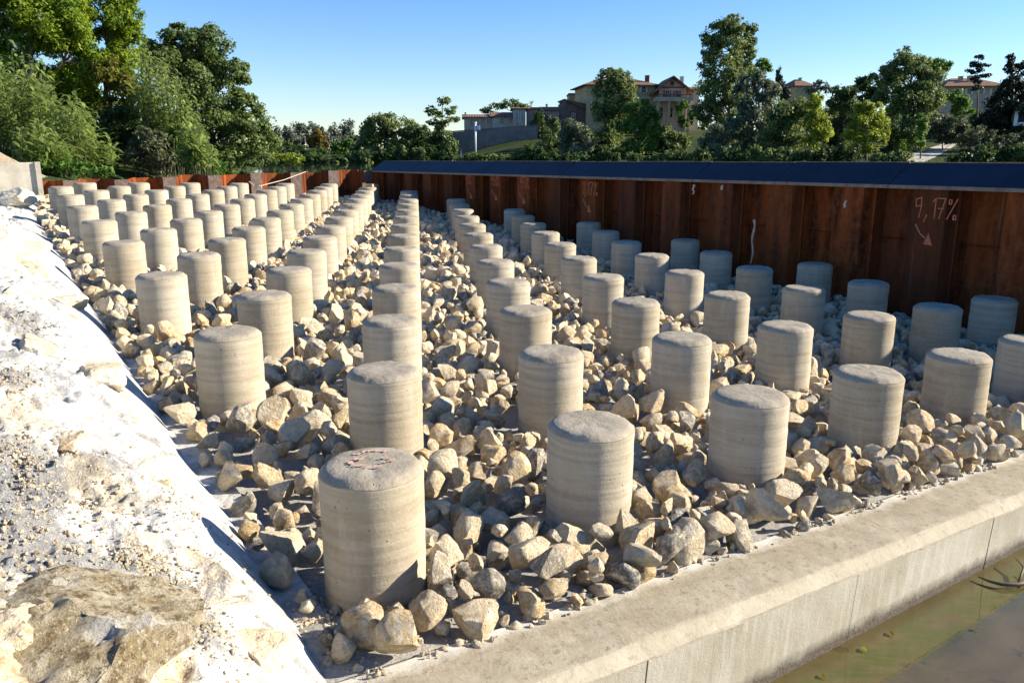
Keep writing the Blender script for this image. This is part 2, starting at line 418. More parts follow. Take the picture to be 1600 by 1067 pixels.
M['bush_dark'] = m_leaf('dark bush leaves', (.024, .048, .011), (.095, .145, .034), .27)
M['bush_grey'] = m_leaf('grey green fine leaves', (.060, .075, .030), (.14, .15, .075), .25)
M['bush_bright'] = m_leaf('bright green leaves', (.040, .10, .012), (.14, .24, .035), .38)
M['poplar_grey'] = m_leaf('silver poplar leaves', (.065, .085, .055), (.19, .21, .155), .22)
M['ash'] = m_leaf('mid green ash leaves', (.050, .085, .024), (.21, .265, .075), .33)
M['yellow'] = m_leaf('yellow green leaves', (.085, .13, .012), (.33, .38, .045), .45)
M['amber'] = m_leaf('amber leaves', (.08, .065, .010), (.22, .15, .020), .3)
M['willow'] = m_leaf('silver willow leaves', (.070, .092, .048), (.22, .25, .145), .3)
M['pine'] = m_leaf('pine needles', (.010, .022, .010), (.035, .055, .020), .12)
M['black_green'] = m_leaf('near black evergreen leaves', (.008, .016, .008), (.024, .038, .014), .12)
M['grass'] = m_leaf('grass blades', (.05, .09, .012), (.20, .27, .05), .35)
M['wall_beige'] = plain('beige rendered wall', (.44, .34, .26), .9, .28, .8)
M['wall_stone'] = plain('golden rubble stone wall', (.46, .34, .18), .95, .4, 2.2, .2, .5)
M['wall_grey'] = plain('grey masonry wall', (.17, .165, .16), .95, .3, .7, .2, .4)
M['wall_dark'] = plain('dark weathered stone wall', (.11, .09, .07), .95, .35, 1.0, .2, .4)
M['wall_pale'] = plain('pale rendered wall', (.50, .42, .34), .9, .25, .8)
M['trim'] = plain('pale stone trim', (.55, .48, .38), .9, .12, 2)
M['glass'] = plain('dark window pane', (.012, .014, .018), .15, .2, 2, .5)
M['shutter'] = plain('pale blue shutter', (.42, .50, .58), .7, .1, 3)
M['shutter_white'] = plain('off white shutter', (.62, .60, .55), .7, .1, 3)
M['redwood'] = plain('red brown woodwork', (.16, .045, .030), .7, .2, 3)
M['iron'] = plain('dark iron', (.03, .03, .032), .6, .2, 5)
M['white_metal'] = plain('pale galvanised metal', (.60, .62, .66), .5, .1, 5)
M['white_paint'] = plain('white paint', (.78, .78, .78), .5, .05, 5)
M['stick'] = plain('wet driftwood', (.10, .07, .045), .6, .4, 12)
def m_tiles():
    t = NT('terracotta roof tiles'); v = t.coord('Object')
    x, y, z = t.sep(v)
    wv = t.math('SINE', t.math('MULTIPLY', x, 21.0)); n = t.noise(v, 1.6, 6, .7)
    col = t.mix(t.ramp(n, [(.3, 0), (.7, 1)]), (.15, .085, .055), (.31, .195, .13))
    col = t.mix(t.math('MULTIPLY', t.ramp(wv, [(.0, 1), (.5, 0)]), .4), col, (.12, .06, .04))
    return t.bsdf(col, .9, t.bump(wv, .6, .06), .2)
M['tiles'] = m_tiles()

# ------------------------------------------------------------------ fast value noise for shaping
_tab = np.random.default_rng(3).random((64, 64, 64)).astype(np.float32)
def vnoise(P):
    P = np.asarray(P, float); i = np.floor(P).astype(int); f = P - i; f = f * f * (3 - 2 * f)
    r = 0
    for dx in (0, 1):
        wx = f[..., 0] if dx else 1 - f[..., 0]
        for dy in (0, 1):
            wy = f[..., 1] if dy else 1 - f[..., 1]
            for dz in (0, 1):
                wz = f[..., 2] if dz else 1 - f[..., 2]
                r = r + wx * wy * wz * _tab[(i[..., 0] + dx) & 63, (i[..., 1] + dy) & 63, (i[..., 2] + dz) & 63]
    return r
def fbm(P, octv=4, gain=.5):
    P = np.asarray(P, float); s = 0; a = 1; tot = 0
    for o in range(octv):
        s = s + a * (vnoise(P * 2 ** o + o * 17.3) * 2 - 1); tot += a; a *= gain
    return s / tot
def sstep(x, a, b):
    t = np.clip((x - a) / (b - a), 0, 1); return t * t * (3 - 2 * t)
def grid(nx, ny):
    i = np.arange(nx * ny).reshape(ny, nx)
    return np.stack([i[:-1, :-1], i[:-1, 1:], i[1:, 1:], i[1:, :-1]], -1).reshape(-1, 4)

# ================================================================== LARGE STRUCTURE
# ---- ground sheet to the horizon
c = 3000.0
tag(obj('riverbed', mesh('riverbed', [(-c, -c, -4.2), (c, -c, -4.2), (c, c, -4.2), (-c, c, -4.2)], [[(0, 1, 2, 3)]], M['mud'])), kind='structure')
# ---- upstream river
ZW = -1.22
def sheet(name, pts, z, mat):
    P = np.array([(x, y, z) for x, y in pts]); return obj(name, mesh(name, P, [np.arange(len(P))[None]], mat))
wl, wr = np.array([-12.35, 20.85]), np.array([-4.75, 26.55])
tag(sheet('river', [(-3.9, 27.3), (1.0, 18.6), (6.4, 10.5), (12, 3), (30, -12), (140, 40), (120, 110), (-10, 120), (-260, 170), (-260, 60), (-13.2, 21.3), (-4.9, 26.75)], ZW, M['river']), kind='structure')

# ---- downstream pool in front of the sill
nx, ny = 90, 60
aa, qq = np.meshgrid(np.linspace(-3, 14, nx), np.linspace(-1.2, -16, ny) / 1.0)
qq = -0.78 - (np.linspace(0, 1, ny) ** 2 * 14)[:, None] + 0 * aa
base = np.array([W(a_, q_, 0) for a_, q_ in zip(aa.ravel(), qq.ravel())])
Vp = base.copy(); Vp[:, 2] = -2.69
dsill = (-0.86 - qq.ravel()) * LA
weed = np.clip(np.exp(-((dsill - .16) / .13) ** 2), 0, 1) * (1 - sstep(aa.ravel(), 3.4, 4.6))
tag(obj('pool_water', mesh('pool_water', Vp, [grid(nx, ny)], M['pool'], True, {'weed': weed})), kind='structure')

# ---- ramp bed under the stones
nx, ny = 100, 220
pp, qq = np.meshgrid(np.linspace(-.75, 7.35 * LU, nx), np.linspace(-.72, 16.4 * LA, ny))
hh = .03 * fbm(np.stack([pp * 3, qq * 3, pp * 0], -1), 4) + .02 * fbm(np.stack([pp * 12, qq * 12, pp * 0], -1), 2)
hh = hh * sstep(qq, -.74, -.6) + .012 * (1 - sstep(qq, -.74, -.6))
Vf = O + pp[..., None] * Uh + qq[..., None] * Ah + (FLOOR + hh - bed_drop(qq))[..., None] * N
tag(obj('ramp_bed', mesh('ramp_bed', Vf.reshape(-1, 3), [grid(nx, ny)], M['gravel'], True)), kind='structure')

# ---- rock bank on the left
def bank_h(p, q):  # noqa
    """height above the tops plane at metres p along the sill, q up the ramp"""
    toe = -.455 + .05 * fbm(np.stack([p * 0, q * .9, p * 0 + 5], -1), 3)
    toe = toe + .26 * sstep(q, 13.0, 19.0)
    t = np.maximum(toe - p, 0)
    P3 = np.stack([p, q, p * 0 + 1.7], -1)
    top = .80 - .10 * sstep(q, 4, 9) - .42 * sstep(q, 10.5, 14.5)
    h = FLOOR - .05 + top * (1 - np.exp(-t / .56))
    bl = 1 - np.abs(fbm(P3 * np.array([1.1, .8, 1]) + 3.1, 3))                # billowed boulder shapes
    h = h + (sstep(t, 0, .35)) * (.20 * (bl - .72) + .10 * fbm(P3 * 2.6, 4) * sstep(t, .1, .6) + (.034 * (.5 - np.abs(fbm(P3 * 9, 3)) * 2) + .014 * fbm(P3 * 26, 2)) * sstep(t, .12, .6))
    h = h + .10 * sstep(t, .1, .5) * np.maximum(0, vnoise(P3 * np.array([1.7, 1.2, 1.]) + 9) - .55) * 2
    crest = np.exp(-((q - 11.3) / .8) ** 2 - ((p + 1.25) / .5) ** 2)
    return h + .10 * crest, t
q1 = np.concatenate([np.linspace(-3.9, 1.5, 330)[:-1], np.linspace(1.5, 6, 160)[:-1], np.linspace(6, 21.5, 190)])
p1 = np.concatenate([np.linspace(-7, -2.6, 60)[:-1], np.linspace(-2.6, -.30, 210)])
pp, qq = np.meshgrid(p1, q1)
hb, tt = bank_h(pp, qq)
# clear a footing where the photographer stands
Vb = O + pp[..., None] * Uh + qq[..., None] * Ah + hb[..., None] * N
# worn ochre rock and loose grit lie at fixed places on the bank (metres along the sill, up the ramp)
def patch(pc, qc, rp, rq, jit=.5):
    d = np.hypot((pp.ravel() - pc) / rp, (qq.ravel() - qc) / rq) + jit * fbm(Vb.reshape(-1, 3) * 5, 5)
    return 1 - sstep(d, .7, 1.0)
def on_bank(x, y):
    r = ray(x, y); Mi = np.linalg.inv(np.array([Uh, Ah, N]).T)
    t = np.linspace(.6, 40, 9000); X = r[None] * t[:, None]; L = (X - O) @ Mi.T
    h, _ = bank_h(L[:, 0], L[:, 1]); k = np.argmax(L[:, 2] < h); return L[k, 0], L[k, 1], h[k]
ochre = np.zeros(pp.size); grit = np.zeros(pp.size)
for x, y, rp, rq in [(110, 985, .34, .30), (20, 1040, .35, .35), (150, 780, .16, .30), (25, 640, .16, .4), (205, 635, .07, .35), (60, 420, .12, .6), (90, 360, .10, .9), (20, 385, .14, .7)]:
    a_, b_, _ = on_bank(x, y); ochre = np.maximum(ochre, patch(a_, b_, rp, rq) * (.95 if y > 950 else .6))
for x, y, rp, rq in [(60, 850, .30, .22), (25, 760, .30, .25), (15, 700, .2, .3), (230, 890, .10, .2), (25, 500, .2, .5), (20, 590, .14, .3), (300, 960, .12, .3)]:
    a_, b_, _ = on_bank(x, y); grit = np.maximum(grit, patch(a_, b_, rp, rq, .7) * .95)
hb2 = hb.ravel() + grit * .035 * (vnoise(Vb.reshape(-1, 3) * 26) - .5) + ochre * .05 * fbm(Vb.reshape(-1, 3) * 9, 4)
Vb = O + pp.ravel()[:, None] * Uh + qq.ravel()[:, None] * Ah + hb2[:, None] * N
tag(obj('rock_bank', mesh('rock_bank', Vb, [grid(len(p1), len(q1))], M['bank'], True, {'ochre': ochre, 'grit': grit})), kind='structure')

# ---- land: far bank, hill with the town, left bank
def land(name, D, X0, X1, prof, mat, ny=14, nx=60, sc=.05, amp=.5):
    xs = np.linspace(X0, X1, nx); ds = np.array(D)
    X, Y = np.meshgrid(xs, ds)
    Z = np.array([[prof(x, d) for x in xs] for d in ds])
    Z = Z + amp * fbm(np.stack([X * sc, Y * sc, X * 0], -1), 4)
    return tag(obj(name, mesh(name, np.stack([X, Y, Z], -1).reshape(-1, 3), [grid(nx, len(ds))], mat, True)), kind='structure')
def far_prof(x, d):
    e = d - 96 + .0 * x
    right = sstep(np.array(x), -14, 4)
    z = -2.1 + (.85 + .0 * right) * sstep(np.array(e), -4, 1)
    tk = sstep(np.array(x), 38, 48)
    z = z * (1 - tk) + tk * np.interp(d, [93, 97, 101, 108, 118, 128, 136, 160], [-2.1, -1.45, -1.29, -.80, -.08, .80, 1.38, 3.9])
    z = z + (1 - tk) * right * (5.2 * sstep(np.array(e), 20, 56)) + (1 - right) * 1.0 * sstep(np.array(e), 20, 80)
    return float(z)
land('far_bank', np.concatenate([np.linspace(90, 160, 36), [180, 220, 300, 500, 900, 2000]]), -90, 160, far_prof, M['grassland'], nx=90, amp=.22)
land('wooded_bank', np.concatenate([np.linspace(104, 150, 12), [200, 400, 900, 2000]]), -600, -88, lambda x, d: -1.9 + 1.3 * float(sstep(np.array(d), 105, 112)), M['grassland'], nx=40)
def left_prof(x, y):
    return 0
Xs = np.linspace(-70, -6, 70); Ys = np.linspace(14, 70, 60)
X, Y = np.meshgrid(Xs, Ys)
edge = (X - (-12.6)) * .78 - (Y - 21.3) * (-.62)                    # behind the sheet piling
shore = -11.6 - (Y - 27) * .21 + .5 * np.sin(Y * .6)
Z = -2.0 + 1.25 * sstep(shore - X, -.6, 3.5) + .7 * sstep(-14 - X, 0, 12)
Z = Z - 3.0 * (1 - sstep((X + 12.35) * -.63 + (Y - 20.85) * .775, .15, .5))
Z = Z + .15 * fbm(np.stack([X * .3, Y * .3, X * 0], -1), 4)
tag(obj('left_bank', mesh('left_bank', np.stack([X, Y, Z], -1).reshape(-1, 3), [grid(70, 60)], M['grassland'], True)), kind='structure')
# gravel track climbing the far bank
tr = []
for k, (x, y, D, hw) in enumerate([(1405, 254, 101, 5.6), (1432, 247, 108, 4.3), (1455, 238, 118, 3.6), (1474, 230, 128, 2.8), (1486, 225, 136, 2.0)]):
    c_ = at(x, y, D); tr += [c_ + [-hw * .55, 0, .05], c_ + [hw * .55, 0, .05]]
tag(obj('gravel_track', mesh('gravel_track', tr, [np.array([(2 * k, 2 * k + 1, 2 * k + 3, 2 * k + 2) for k in range(4)])], M['track'])), kind='structure')

# ---- front concrete sill
Ms = Matrix(((*[0] * 4,),) * 4)
o0 = W(0, -.86, FLOOR + .02)
side = np.cross(N, Uh); side /= np.linalg.norm(side)
Ms = Matrix.Identity(4)
for k in range(3):
    Ms[k][0] = Uh[k]; Ms[k][1] = side[k]; Ms[k][2] = N[k]; Ms[k][3] = o0[k]
sill = empty('concrete_sill', M=Ms)
tag(sill, 'long pale concrete sill wall along the front edge of the stones, above the shallow water', 'wall')
XL, XR = -2.4, 8.05 * LU
# cap with a chamfered, slightly uneven arris
nxs = 260; xs = np.linspace(XL, XR, nxs)
prof = [(.02, -1.9), (.02, -.079), (-.002, -.078), (-.001, -.066), (.046, -.004), (.060, .0), (.20, .003), (.33, 0), (.43, -.004), (.47, -.03), (.47, -1.9)]
V = []
for i, x in enumerate(xs):
    for j, (y, z) in enumerate(prof):
        n_ = .007 * float(mnoise.noise((x * 6, j * 1.3, 0))) + .004 * float(mnoise.noise((x * 23, j * 2.1, 4))) if 1 < j < 9 else 0
        V.append((x, y + n_ * .6, z + n_))
m = len(prof)
F = [(i * m + j, (i + 1) * m + j, (i + 1) * m + j + 1, i * m + j + 1) for i in range(nxs - 1) for j in range(m - 1)]
obj('sill_top', mesh('sill_top', V, [np.array(F)], M['sill'], True, sharp=24), sill)
js = [-2.4, .6 * LU - 1.53, .6 * LU, 1.75 * LU, 2.83 * LU, 3.95 * LU, 5.05 * LU, 6.15 * LU, XR]
for k in range(len(js) - 1):
    b_ = MB(); x0, x1 = js[k] + .004, js[k + 1] - .004
    b_.box(x0, x1, .0 + .002 * (k % 2), .019, -1.9, -.0745)
    b_.build('formwork_panel', M['sill_face'], sill)

# ---- sheet piling
def pile_piece(kind, z0, z1, notch=0.0, w=.24):
    """half a corrugation: near or far web with a half flange each side; local x along the wall, y away"""
    hf, dep, th = .31, .36, .014
    if kind == 'near': pl = [(-hf, dep / 2), (-w, 0), (w, 0), (hf, dep / 2)]
    else: pl = [(-hf, dep / 2), (-w, dep), (w, dep), (hf, dep / 2)]
    b = MB()
    off = [(x, y + th) for x, y in pl]
    for k in range(3):
        (xa, ya), (xb, yb) = pl[k], pl[k + 1]; (xc, yc), (xd, yd) = off[k + 1], off[k]
        da, db_ = (notch * random.uniform(-1, .2) for _ in range(2)) if notch else (0, 0)
        P = [(xa, ya, z0), (xb, yb, z0), (xc, yc, z0), (xd, yd, z0), (xa, ya, z1 + da), (xb, yb, z1 + db_), (xc, yc, z1 + db_), (xd, yd, z1 + da)]
        b.add(P, [(3, 2, 1, 0), (4, 5, 6, 7), (0, 1, 5, 4), (2, 3, 7, 6)] + ([(3, 0, 4, 7)] if k == 0 else []) + ([(1, 2, 6, 5)] if k == 2 else []), 1.0 if (k == 1 and kind == 'near' and notch) else 0.0)
    b.tube([(hf, dep / 2 + .005, z0), (hf, dep / 2 + .005, z1 - .02)], .028, 6)
    return b
def frame(o, xdir, zdir=(0, 0, 1)):
    x = np.array(xdir, float); x /= np.linalg.norm(x); z = np.array(zdir, float); y = np.cross(z, x)
    m_ = Matrix.Identity(4)
    for k in range(3): m_[k][0] = x[k]; m_[k][1] = y[k]; m_[k][2] = z[k]; m_[k][3] = o[k]
    return m_
# right wall: local x runs from the river corner towards the viewer, local y away from the ramp
bN, bF, aW = -3.2, 15.9, 6.9
pF, pN = W(aW, bF, 0), W(aW, bN, 0)
dirw = (pN - pF); lenw = np.linalg.norm(dirw[:2]); dirw[2] = 0
o_w = np.array([pF[0], pF[1], 0.0])
right_wall = empty('sheet_pile_wall', M=frame(o_w, dirw))
tag(right_wall, 'tall rust brown sheet pile wall with a dark blue cap along the right of the ramp', 'wall')
def s_of_b(b): return (bF - b) / (bF - bN) * lenw
def ztop(s): return -.29 + .15 * min(1, s / s_of_b(1.3))
ref = s_of_b(2.0); k0 = -int((ref) / .62)
meshes = {}
s = ref + (k0 - k0 % 2) * .62 if (k0 % 2) else ref + k0 * .62
idx = 0
webs = []
s = ref - 62 * .31 * 2
while s < lenw + .3:
    kind = 'near' if idx % 2 == 0 else 'far'
    if s > -.1:
        if kind not in meshes:
            meshes[kind] = pile_piece(kind, -4.0, 0.0).build('sheet_pile', M['rust'], right_wall).data
            o = [x for x in right_wall.children if x.data == meshes[kind]][0]
        else: o = obj('sheet_pile', meshes[kind], right_wall)
        o.location = (s, 0, ztop(s) - .30)
        if kind == 'near': webs.append(s)
    s += .62; idx += 1
# sloping blue cap plates
cuts = [0.0] + [s_of_b(b) for b in (15.15, 13.83, 11.05, 8.24, 6.7, 5.25, 3.9, 2.44, 1.0, -.6, -2.0)] + [lenw]
for k in range(len(cuts) - 1):
    s0, s1 = cuts[k] + .006, cuts[k + 1] - .006
    z0, z1 = ztop(s0), ztop(s1); b = MB(); jz = .006 * (k % 2)
    y0, y1 = -.05, .42
    dr = .30
    P = [(s0, y0, z0 - dr), (s0, y1, z0 + jz), (s0, y1 + .02, z0 - .03), (s0, y0 + .02, z0 - dr - .03)]
    b.prism(P, (s1 - s0, 0, z1 - z0))
    cp = b.build('cap_plate', M['blue'], right_wall)
    l = MB(); l.prism([(s0, y0 - .012, z0 - dr - .045), (s0, y0 - .012, z0 - dr + .004), (s0, y0 - .002, z0 - dr + .004), (s0, y0 + .03, z0 - dr - .045)], (s1 - s0, 0, z1 - z0))
    l.build('cap_lip', M['lip'], cp)
    r_ = MB(); r_.prism([(s0, y1 + .003, z0 + jz - .02), (s0, y1 + .003, z0 + jz + .012), (s0, y1 + .03, z0 + jz + .012), (s0, y1 + .03, z0 + jz - .02)], (s1 - s0, 0, z1 - z0))
    r_.build('cap_lit_ridge', M['lip'], cp)  # pale strip puts the sunlit top edge of the cap into the colour
    # outer skirt of the cap
    q_ = MB(); q_.box(s0, s1, y1 + .005, y1 + .02, min(z0, z1) - .5, min(z0, z1) - .05); q_.build('cap_skirt', M['blue'], cp)
# chalk levels on the piles
GL = {'1': [[(.1, .8), (.3, 1), (.3, 0)]], '7': [[(0, 1), (.5, 1), (.2, 0)], [(.1, .5), (.45, .5)]],
      '9': [[(.45, .6), (.1, .55), (.05, .9), (.4, 1), (.45, .6), (.35, 0)]], ',': [[(.2, .15), (.05, -.2)]],
      '5': [[(.5, 1), (.1, 1), (.08, .55), (.42, .5), (.45, .12), (.05, 0)]],
      '%': [[(.1, .95), (.25, .95), (.25, .75), (.1, .75), (.1, .95)], [(.6, 1), (.05, 0)], [(.45, .2), (.6, .2), (.6, 0), (.45, 0), (.45, .2)]]}
def ribbon(mb, pts, w, y):
    pts = [np.array(p, float) for p in pts]
    for p, q in zip(pts[:-1], pts[1:]):
        d = q - p; L = np.linalg.norm(d)
        if L < 1e-6: continue
        n_ = np.array([-d[1], d[0]]) / L * w / 2; e = d / L * w * .3
        V = [(p - n_ - e), (q - n_ + e), (q + n_ + e), (p + n_ - e)]
        mb.add([(v[0], y, v[1]) for v in V] , [(0, 1, 2, 3)])
        y -= .0006
def chalk(text, b, zoff, h, arrow=True, lean=0.0):
    s_ = min(webs, key=lambda q: abs(q - s_of_b(b)))
    z = ztop(s_) - zoff; x = s_ - .2
    mb = MB()
    for ch in text:
        for st in GL[ch]:
            ribbon(mb, [(x + p[0] * h * .8 + lean * p[1], z - h + p[1] * h) for p in st], .016, -.005)
        x += h * (.32 if ch in '1,' else .52)
    mb.build('chalk_figures', M['chalk_pale'] if h < .24 else M['chalk'], right_wall)
    if arrow:
        a_ = MB(); x0 = s_ - .16
        ribbon(a_, [(x0, z - h - .10), (x0 + .08, z - h - .22), (x0 + .15, z - h - .27)], .016, -.005)
        a_.build('chalk_arrow', M['chalk_pale'], right_wall)
        a2 = MB(); a2.add([(x0 + .14, -.0065, z - h - .36), (x0 + .27, -.0065, z - h - .37), (x0 + .20, -.0065, z - h - .20)], [(0, 1, 2)])
        a2.build('chalk_arrowhead', M['chalk'], right_wall)
chalk('9,17%', 1.94, .46, .27)
chalk('1,17%', 7.32, .42, .26)
chalk(',95%', 8.9, .36, .25)
chalk('95%', 10.6, .34, .24)
chalk('5%', 11.6, .34, .24)
# grout runs and little brackets under the cap
for b, zz, ln in ((5.25, .40, .16), (4.75, .40, .06), (2.89, .75, .95), (4.30, .95, .75), (2.95, .55, .1)):
    s_ = s_of_b(b); mb = MB(); n_ = 9
    pts = [(s_ + .02 * math.sin(k * 1.3), -.012 + (.17 if ln > .5 else 0), ztop(s_) - zz - ln * k / (n_ - 1)) for k in range(n_)]
    mb.tube(pts, [.012 + .018 * abs(math.sin(k * 2.1 + b)) * (1 - k / n_) for k in range(n_)], 5)
    mb.build('grout_run', M['trim'], right_wall)

# back wall, open toward the river
dirb = np.array([wr[0] - wl[0], wr[1] - wl[1], 0]); lenb = np.linalg.norm(dirb)
back_wall = empty('sheet_pile_wall', M=frame((wl[0], wl[1], 0), dirb))
tag(back_wall, 'low rusty sheet pile wall across the back of the posts, river and reeds behind it', 'wall')
s = .31; idx = 0
while s < lenb + .2:
    kind = 'near' if idx % 2 else 'far'
    zt = -.70 + .15 * s / lenb
    o = pile_piece(kind, -4.0, zt + random.uniform(-.03, .03), .04, .17).build('sheet_pile', M['rust2'], back_wall, attr='worn')
    o.location = (s, 0, 0)
    s += .62; idx += 1

# ---- concrete block wall at the far left with the earth heap behind it
bl_c = at(60, 290, 20.9)
blk = empty('retaining_wall', M=frame((bl_c[0], bl_c[1], 0), (.86, .51, 0)))
tag(blk, 'grey concrete panel wall end at the far left, beside the rusty piling', 'wall')
zt = at(60, 254, 20.9)[2]
for k in range(5):
    x1 = -.02 - k * .86; x0 = x1 - .84
    b = MB(); b.box(x0, x1, .0 + .012 * (k % 2), .22, -2.5, zt - .004 * k); b.build('concrete_panel', M['block'], blk)
b = MB(); b.box(-.018, .10, -.06, .30, -2.5, zt + .012); b.build('end_post', M['block'], blk)
nx = 40; X, Y = np.meshgrid(np.linspace(-22, -11.6, nx), np.linspace(21.3, 30, nx))
Z = -1.3 + 1.75 * np.exp(-((X + 17.3) / 2.6) ** 2 - ((Y - 25.2) / 2.0) ** 2) + .16 * fbm(np.stack([X, Y, X * 0], -1) * 1.4, 4)
tag(obj('earth_heap', mesh('earth_heap', np.stack([X, Y, Z], -1).reshape(-1, 3), [grid(nx, nx)], M['dirt'], True)), kind='structure')

# ================================================================== CONCRETE POSTS
POSTS = [(-678,3613,-1452),(454,4367,-1503),(1587,5102,-1554),(2699,5834,-1605),(3789,6572,-1654),(4865,7322,-1702),(6224,8157,-1765),(-863,5212,-1420),(299,5938,-1473),(1451,6658,-1526),(2584,7383,-1578),(3699,8116,-1628),(4800,8863,-1678),(5894,9625,-1727),(-2192,6018,-1337),(-1038,6750,-1390),(130,7472,-1443),(1290,8192,-1496),(2435,8919,-1549),(3567,9655,-1600),(4688,10405,-1651),(-2366,7525,-1307),(-1210,8259,-1360),(-44,8986,-1413),(1119,9714,-1466),(2272,10448,-1519),(3416,11192,-1571),(4552,11949,-1622),(-3651,8256,-1227),(-2533,9011,-1278),(-1381,9753,-1330),(-218,10490,-1383),(945,11229,-1436),(2103,11974,-1489),(3255,12728,-1541),(-3815,9722,-1199),(-2698,10486,-1249),(-1552,11239,-1301),(-393,11989,-1353),(769,12741,-1406),(1929,13498,-1459),(3088,14264,-1511),(-5041,10389,-1123),(-3977,11179,-1170),(-2863,11954,-1220),(-1722,12721,-1271),(-568,13485,-1324),(593,14250,-1376),(1754,15021,-1429),(-5204,11830,-1095),(-4137,12631,-1142),(-3027,13419,-1191),(-1892,14200,-1242),(-742,14979,-1294),(416,15759,-1346),(1579,16545,-1399),(-6373,12438,-1023),(-5365,13268,-1066),(-4298,14081,-1113),(-3193,14882,-1162),(-2062,15678,-1213),(-917,16472,-1264),(239,17268,-1316),(-6538,13863,-994),(-5525,14703,-1038),(-4460,15529,-1085),(-3359,16345,-1133),(-2233,17157,-1183),(-1091,17966,-1234),(63,18778,-1286),(-7654,14416,-926),(-6702,15285,-966),(-5685,16137,-1010),(-4622,16977,-1056),(-3525,17808,-1104),(-2404,18635,-1154),(-1265,19461,-1205),(-7824,15827,-898),(-6864,16707,-938),(-5846,17572,-982),(-4785,18425,-1028),(-3692,19272,-1075),(-2575,20115,-1125),(-1439,20957,-1175),(-8889,16330,-833),(-7991,17238,-870),(-7025,18128,-910),(-6007,19006,-953),(-4949,19874,-999),(-3859,20736,-1046),(-2746,21595,-1095),(-9065,17729,-805),(-8157,18647,-842),(-7187,19550,-882),(-6169,20441,-925),(-5114,21324,-970),(-4028,22202,-1017),(-2918,23077,-1066),(-10084,18184,-743),(-9238,19128,-776),(-8321,20057,-814),(-7349,20972,-854),(-6332,21877,-897),(-5279,22775,-942),(-4196,23669,-988),(-10266,19573,-715),(-9407,20527,-748),(-8485,21467,-786),(-7512,22395,-826),(-6496,23315,-868),(-5445,24228,-913),(-4365,25137,-959)]
ORD = ['first', 'second', 'third', 'fourth', 'fifth', 'sixth', 'seventh', 'eighth', 'ninth', 'tenth', 'eleventh', 'twelfth', 'thirteenth', 'fourteenth', 'fifteenth', 'sixteenth']
def post_mesh(seed):
    r = np.random.default_rng(seed); seg = 56
    prof = [(0, 0, 1), (.10, .0035, 1), (.17, .002, 1), (.206, -.001, 1), (.224, -.009, 1), (.2495, -.034, .9), (.2515, -.039, .0), (.252, -.06, 0)]
    z = -.06
    while z > -.86:
        z -= .035; prof.append((.2505 + .0018 * r.standard_normal() * .6, z, 0))
    V, cap = [], []; ph = r.uniform(0, 6.28)
    for k, (rad, zz, cp) in enumerate(prof):
        for i in range(seg if k else 1):
            w = 2 * math.pi * i / seg; x, y = math.cos(w), math.sin(w)
            n_ = mnoise.noise((x * 2.2 + seed * 5, y * 2.2, zz * 5)); n2 = mnoise.noise((x * 9 + seed * 3, y * 9, zz * 2))
            rr = rad * (1 + .004 * math.cos(2 * w + ph)) + (.0022 * n_ if zz < -.02 else 0) + (.005 * n2 if 4 <= k <= 6 else 0)
            dz = .005 * n_ + (.006 * n2 if 3 <= k <= 5 else 0) if zz > -.05 else 0
            V.append((x * rr, y * rr, zz + dz)); cap.append(cp)
    F3 = [(0, 1 + i, 1 + (i + 1) % seg) for i in range(seg)]
    F4 = [(1 + k * seg + i, 1 + (k + 1) * seg + i, 1 + (k + 1) * seg + (i + 1) % seg, 1 + k * seg + (i + 1) % seg) for k in range(len(prof) - 2) for i in range(seg)]
    return mesh('concrete_post', V, [np.array(F3), np.array(F4)], M['post'], True, {'cap': np.array(cap)}, sharp=33)
pm = [post_mesh(k) for k in range(8)]
posts = []
for n_, (x, y, z) in enumerate(POSTS):
    j, k = divmod(n_, 7)
    o = obj('concrete_post', pm[(n_ * 5 + j) % 8])
    X = np.array((x, y, z)) / 1000.0
    o.location = X; o.rotation_euler = (random.uniform(-.006, .006), random.uniform(-.006, .006), random.uniform(0, 6.28))
    col = ['leftmost', 'second from left', 'third from left', 'middle', 'third from right', 'second from right', 'rightmost'][k]
    row = 'row along the front sill' if j == 0 else ('rearmost row, by the back piling' if j == 15 else ORD[j] + ' row behind the sill')
    if j: row = row if j == 15 else ORD[j] + ' row counted from the sill'
    lab = f'round concrete post, {col} in the {row}'
    if n_ == 0: lab = 'nearest and largest round concrete post, faded red paint marks on its top'
    tag(o, lab, 'post', 'round concrete posts set in staggered rows')
    posts.append((X, j, k, o))
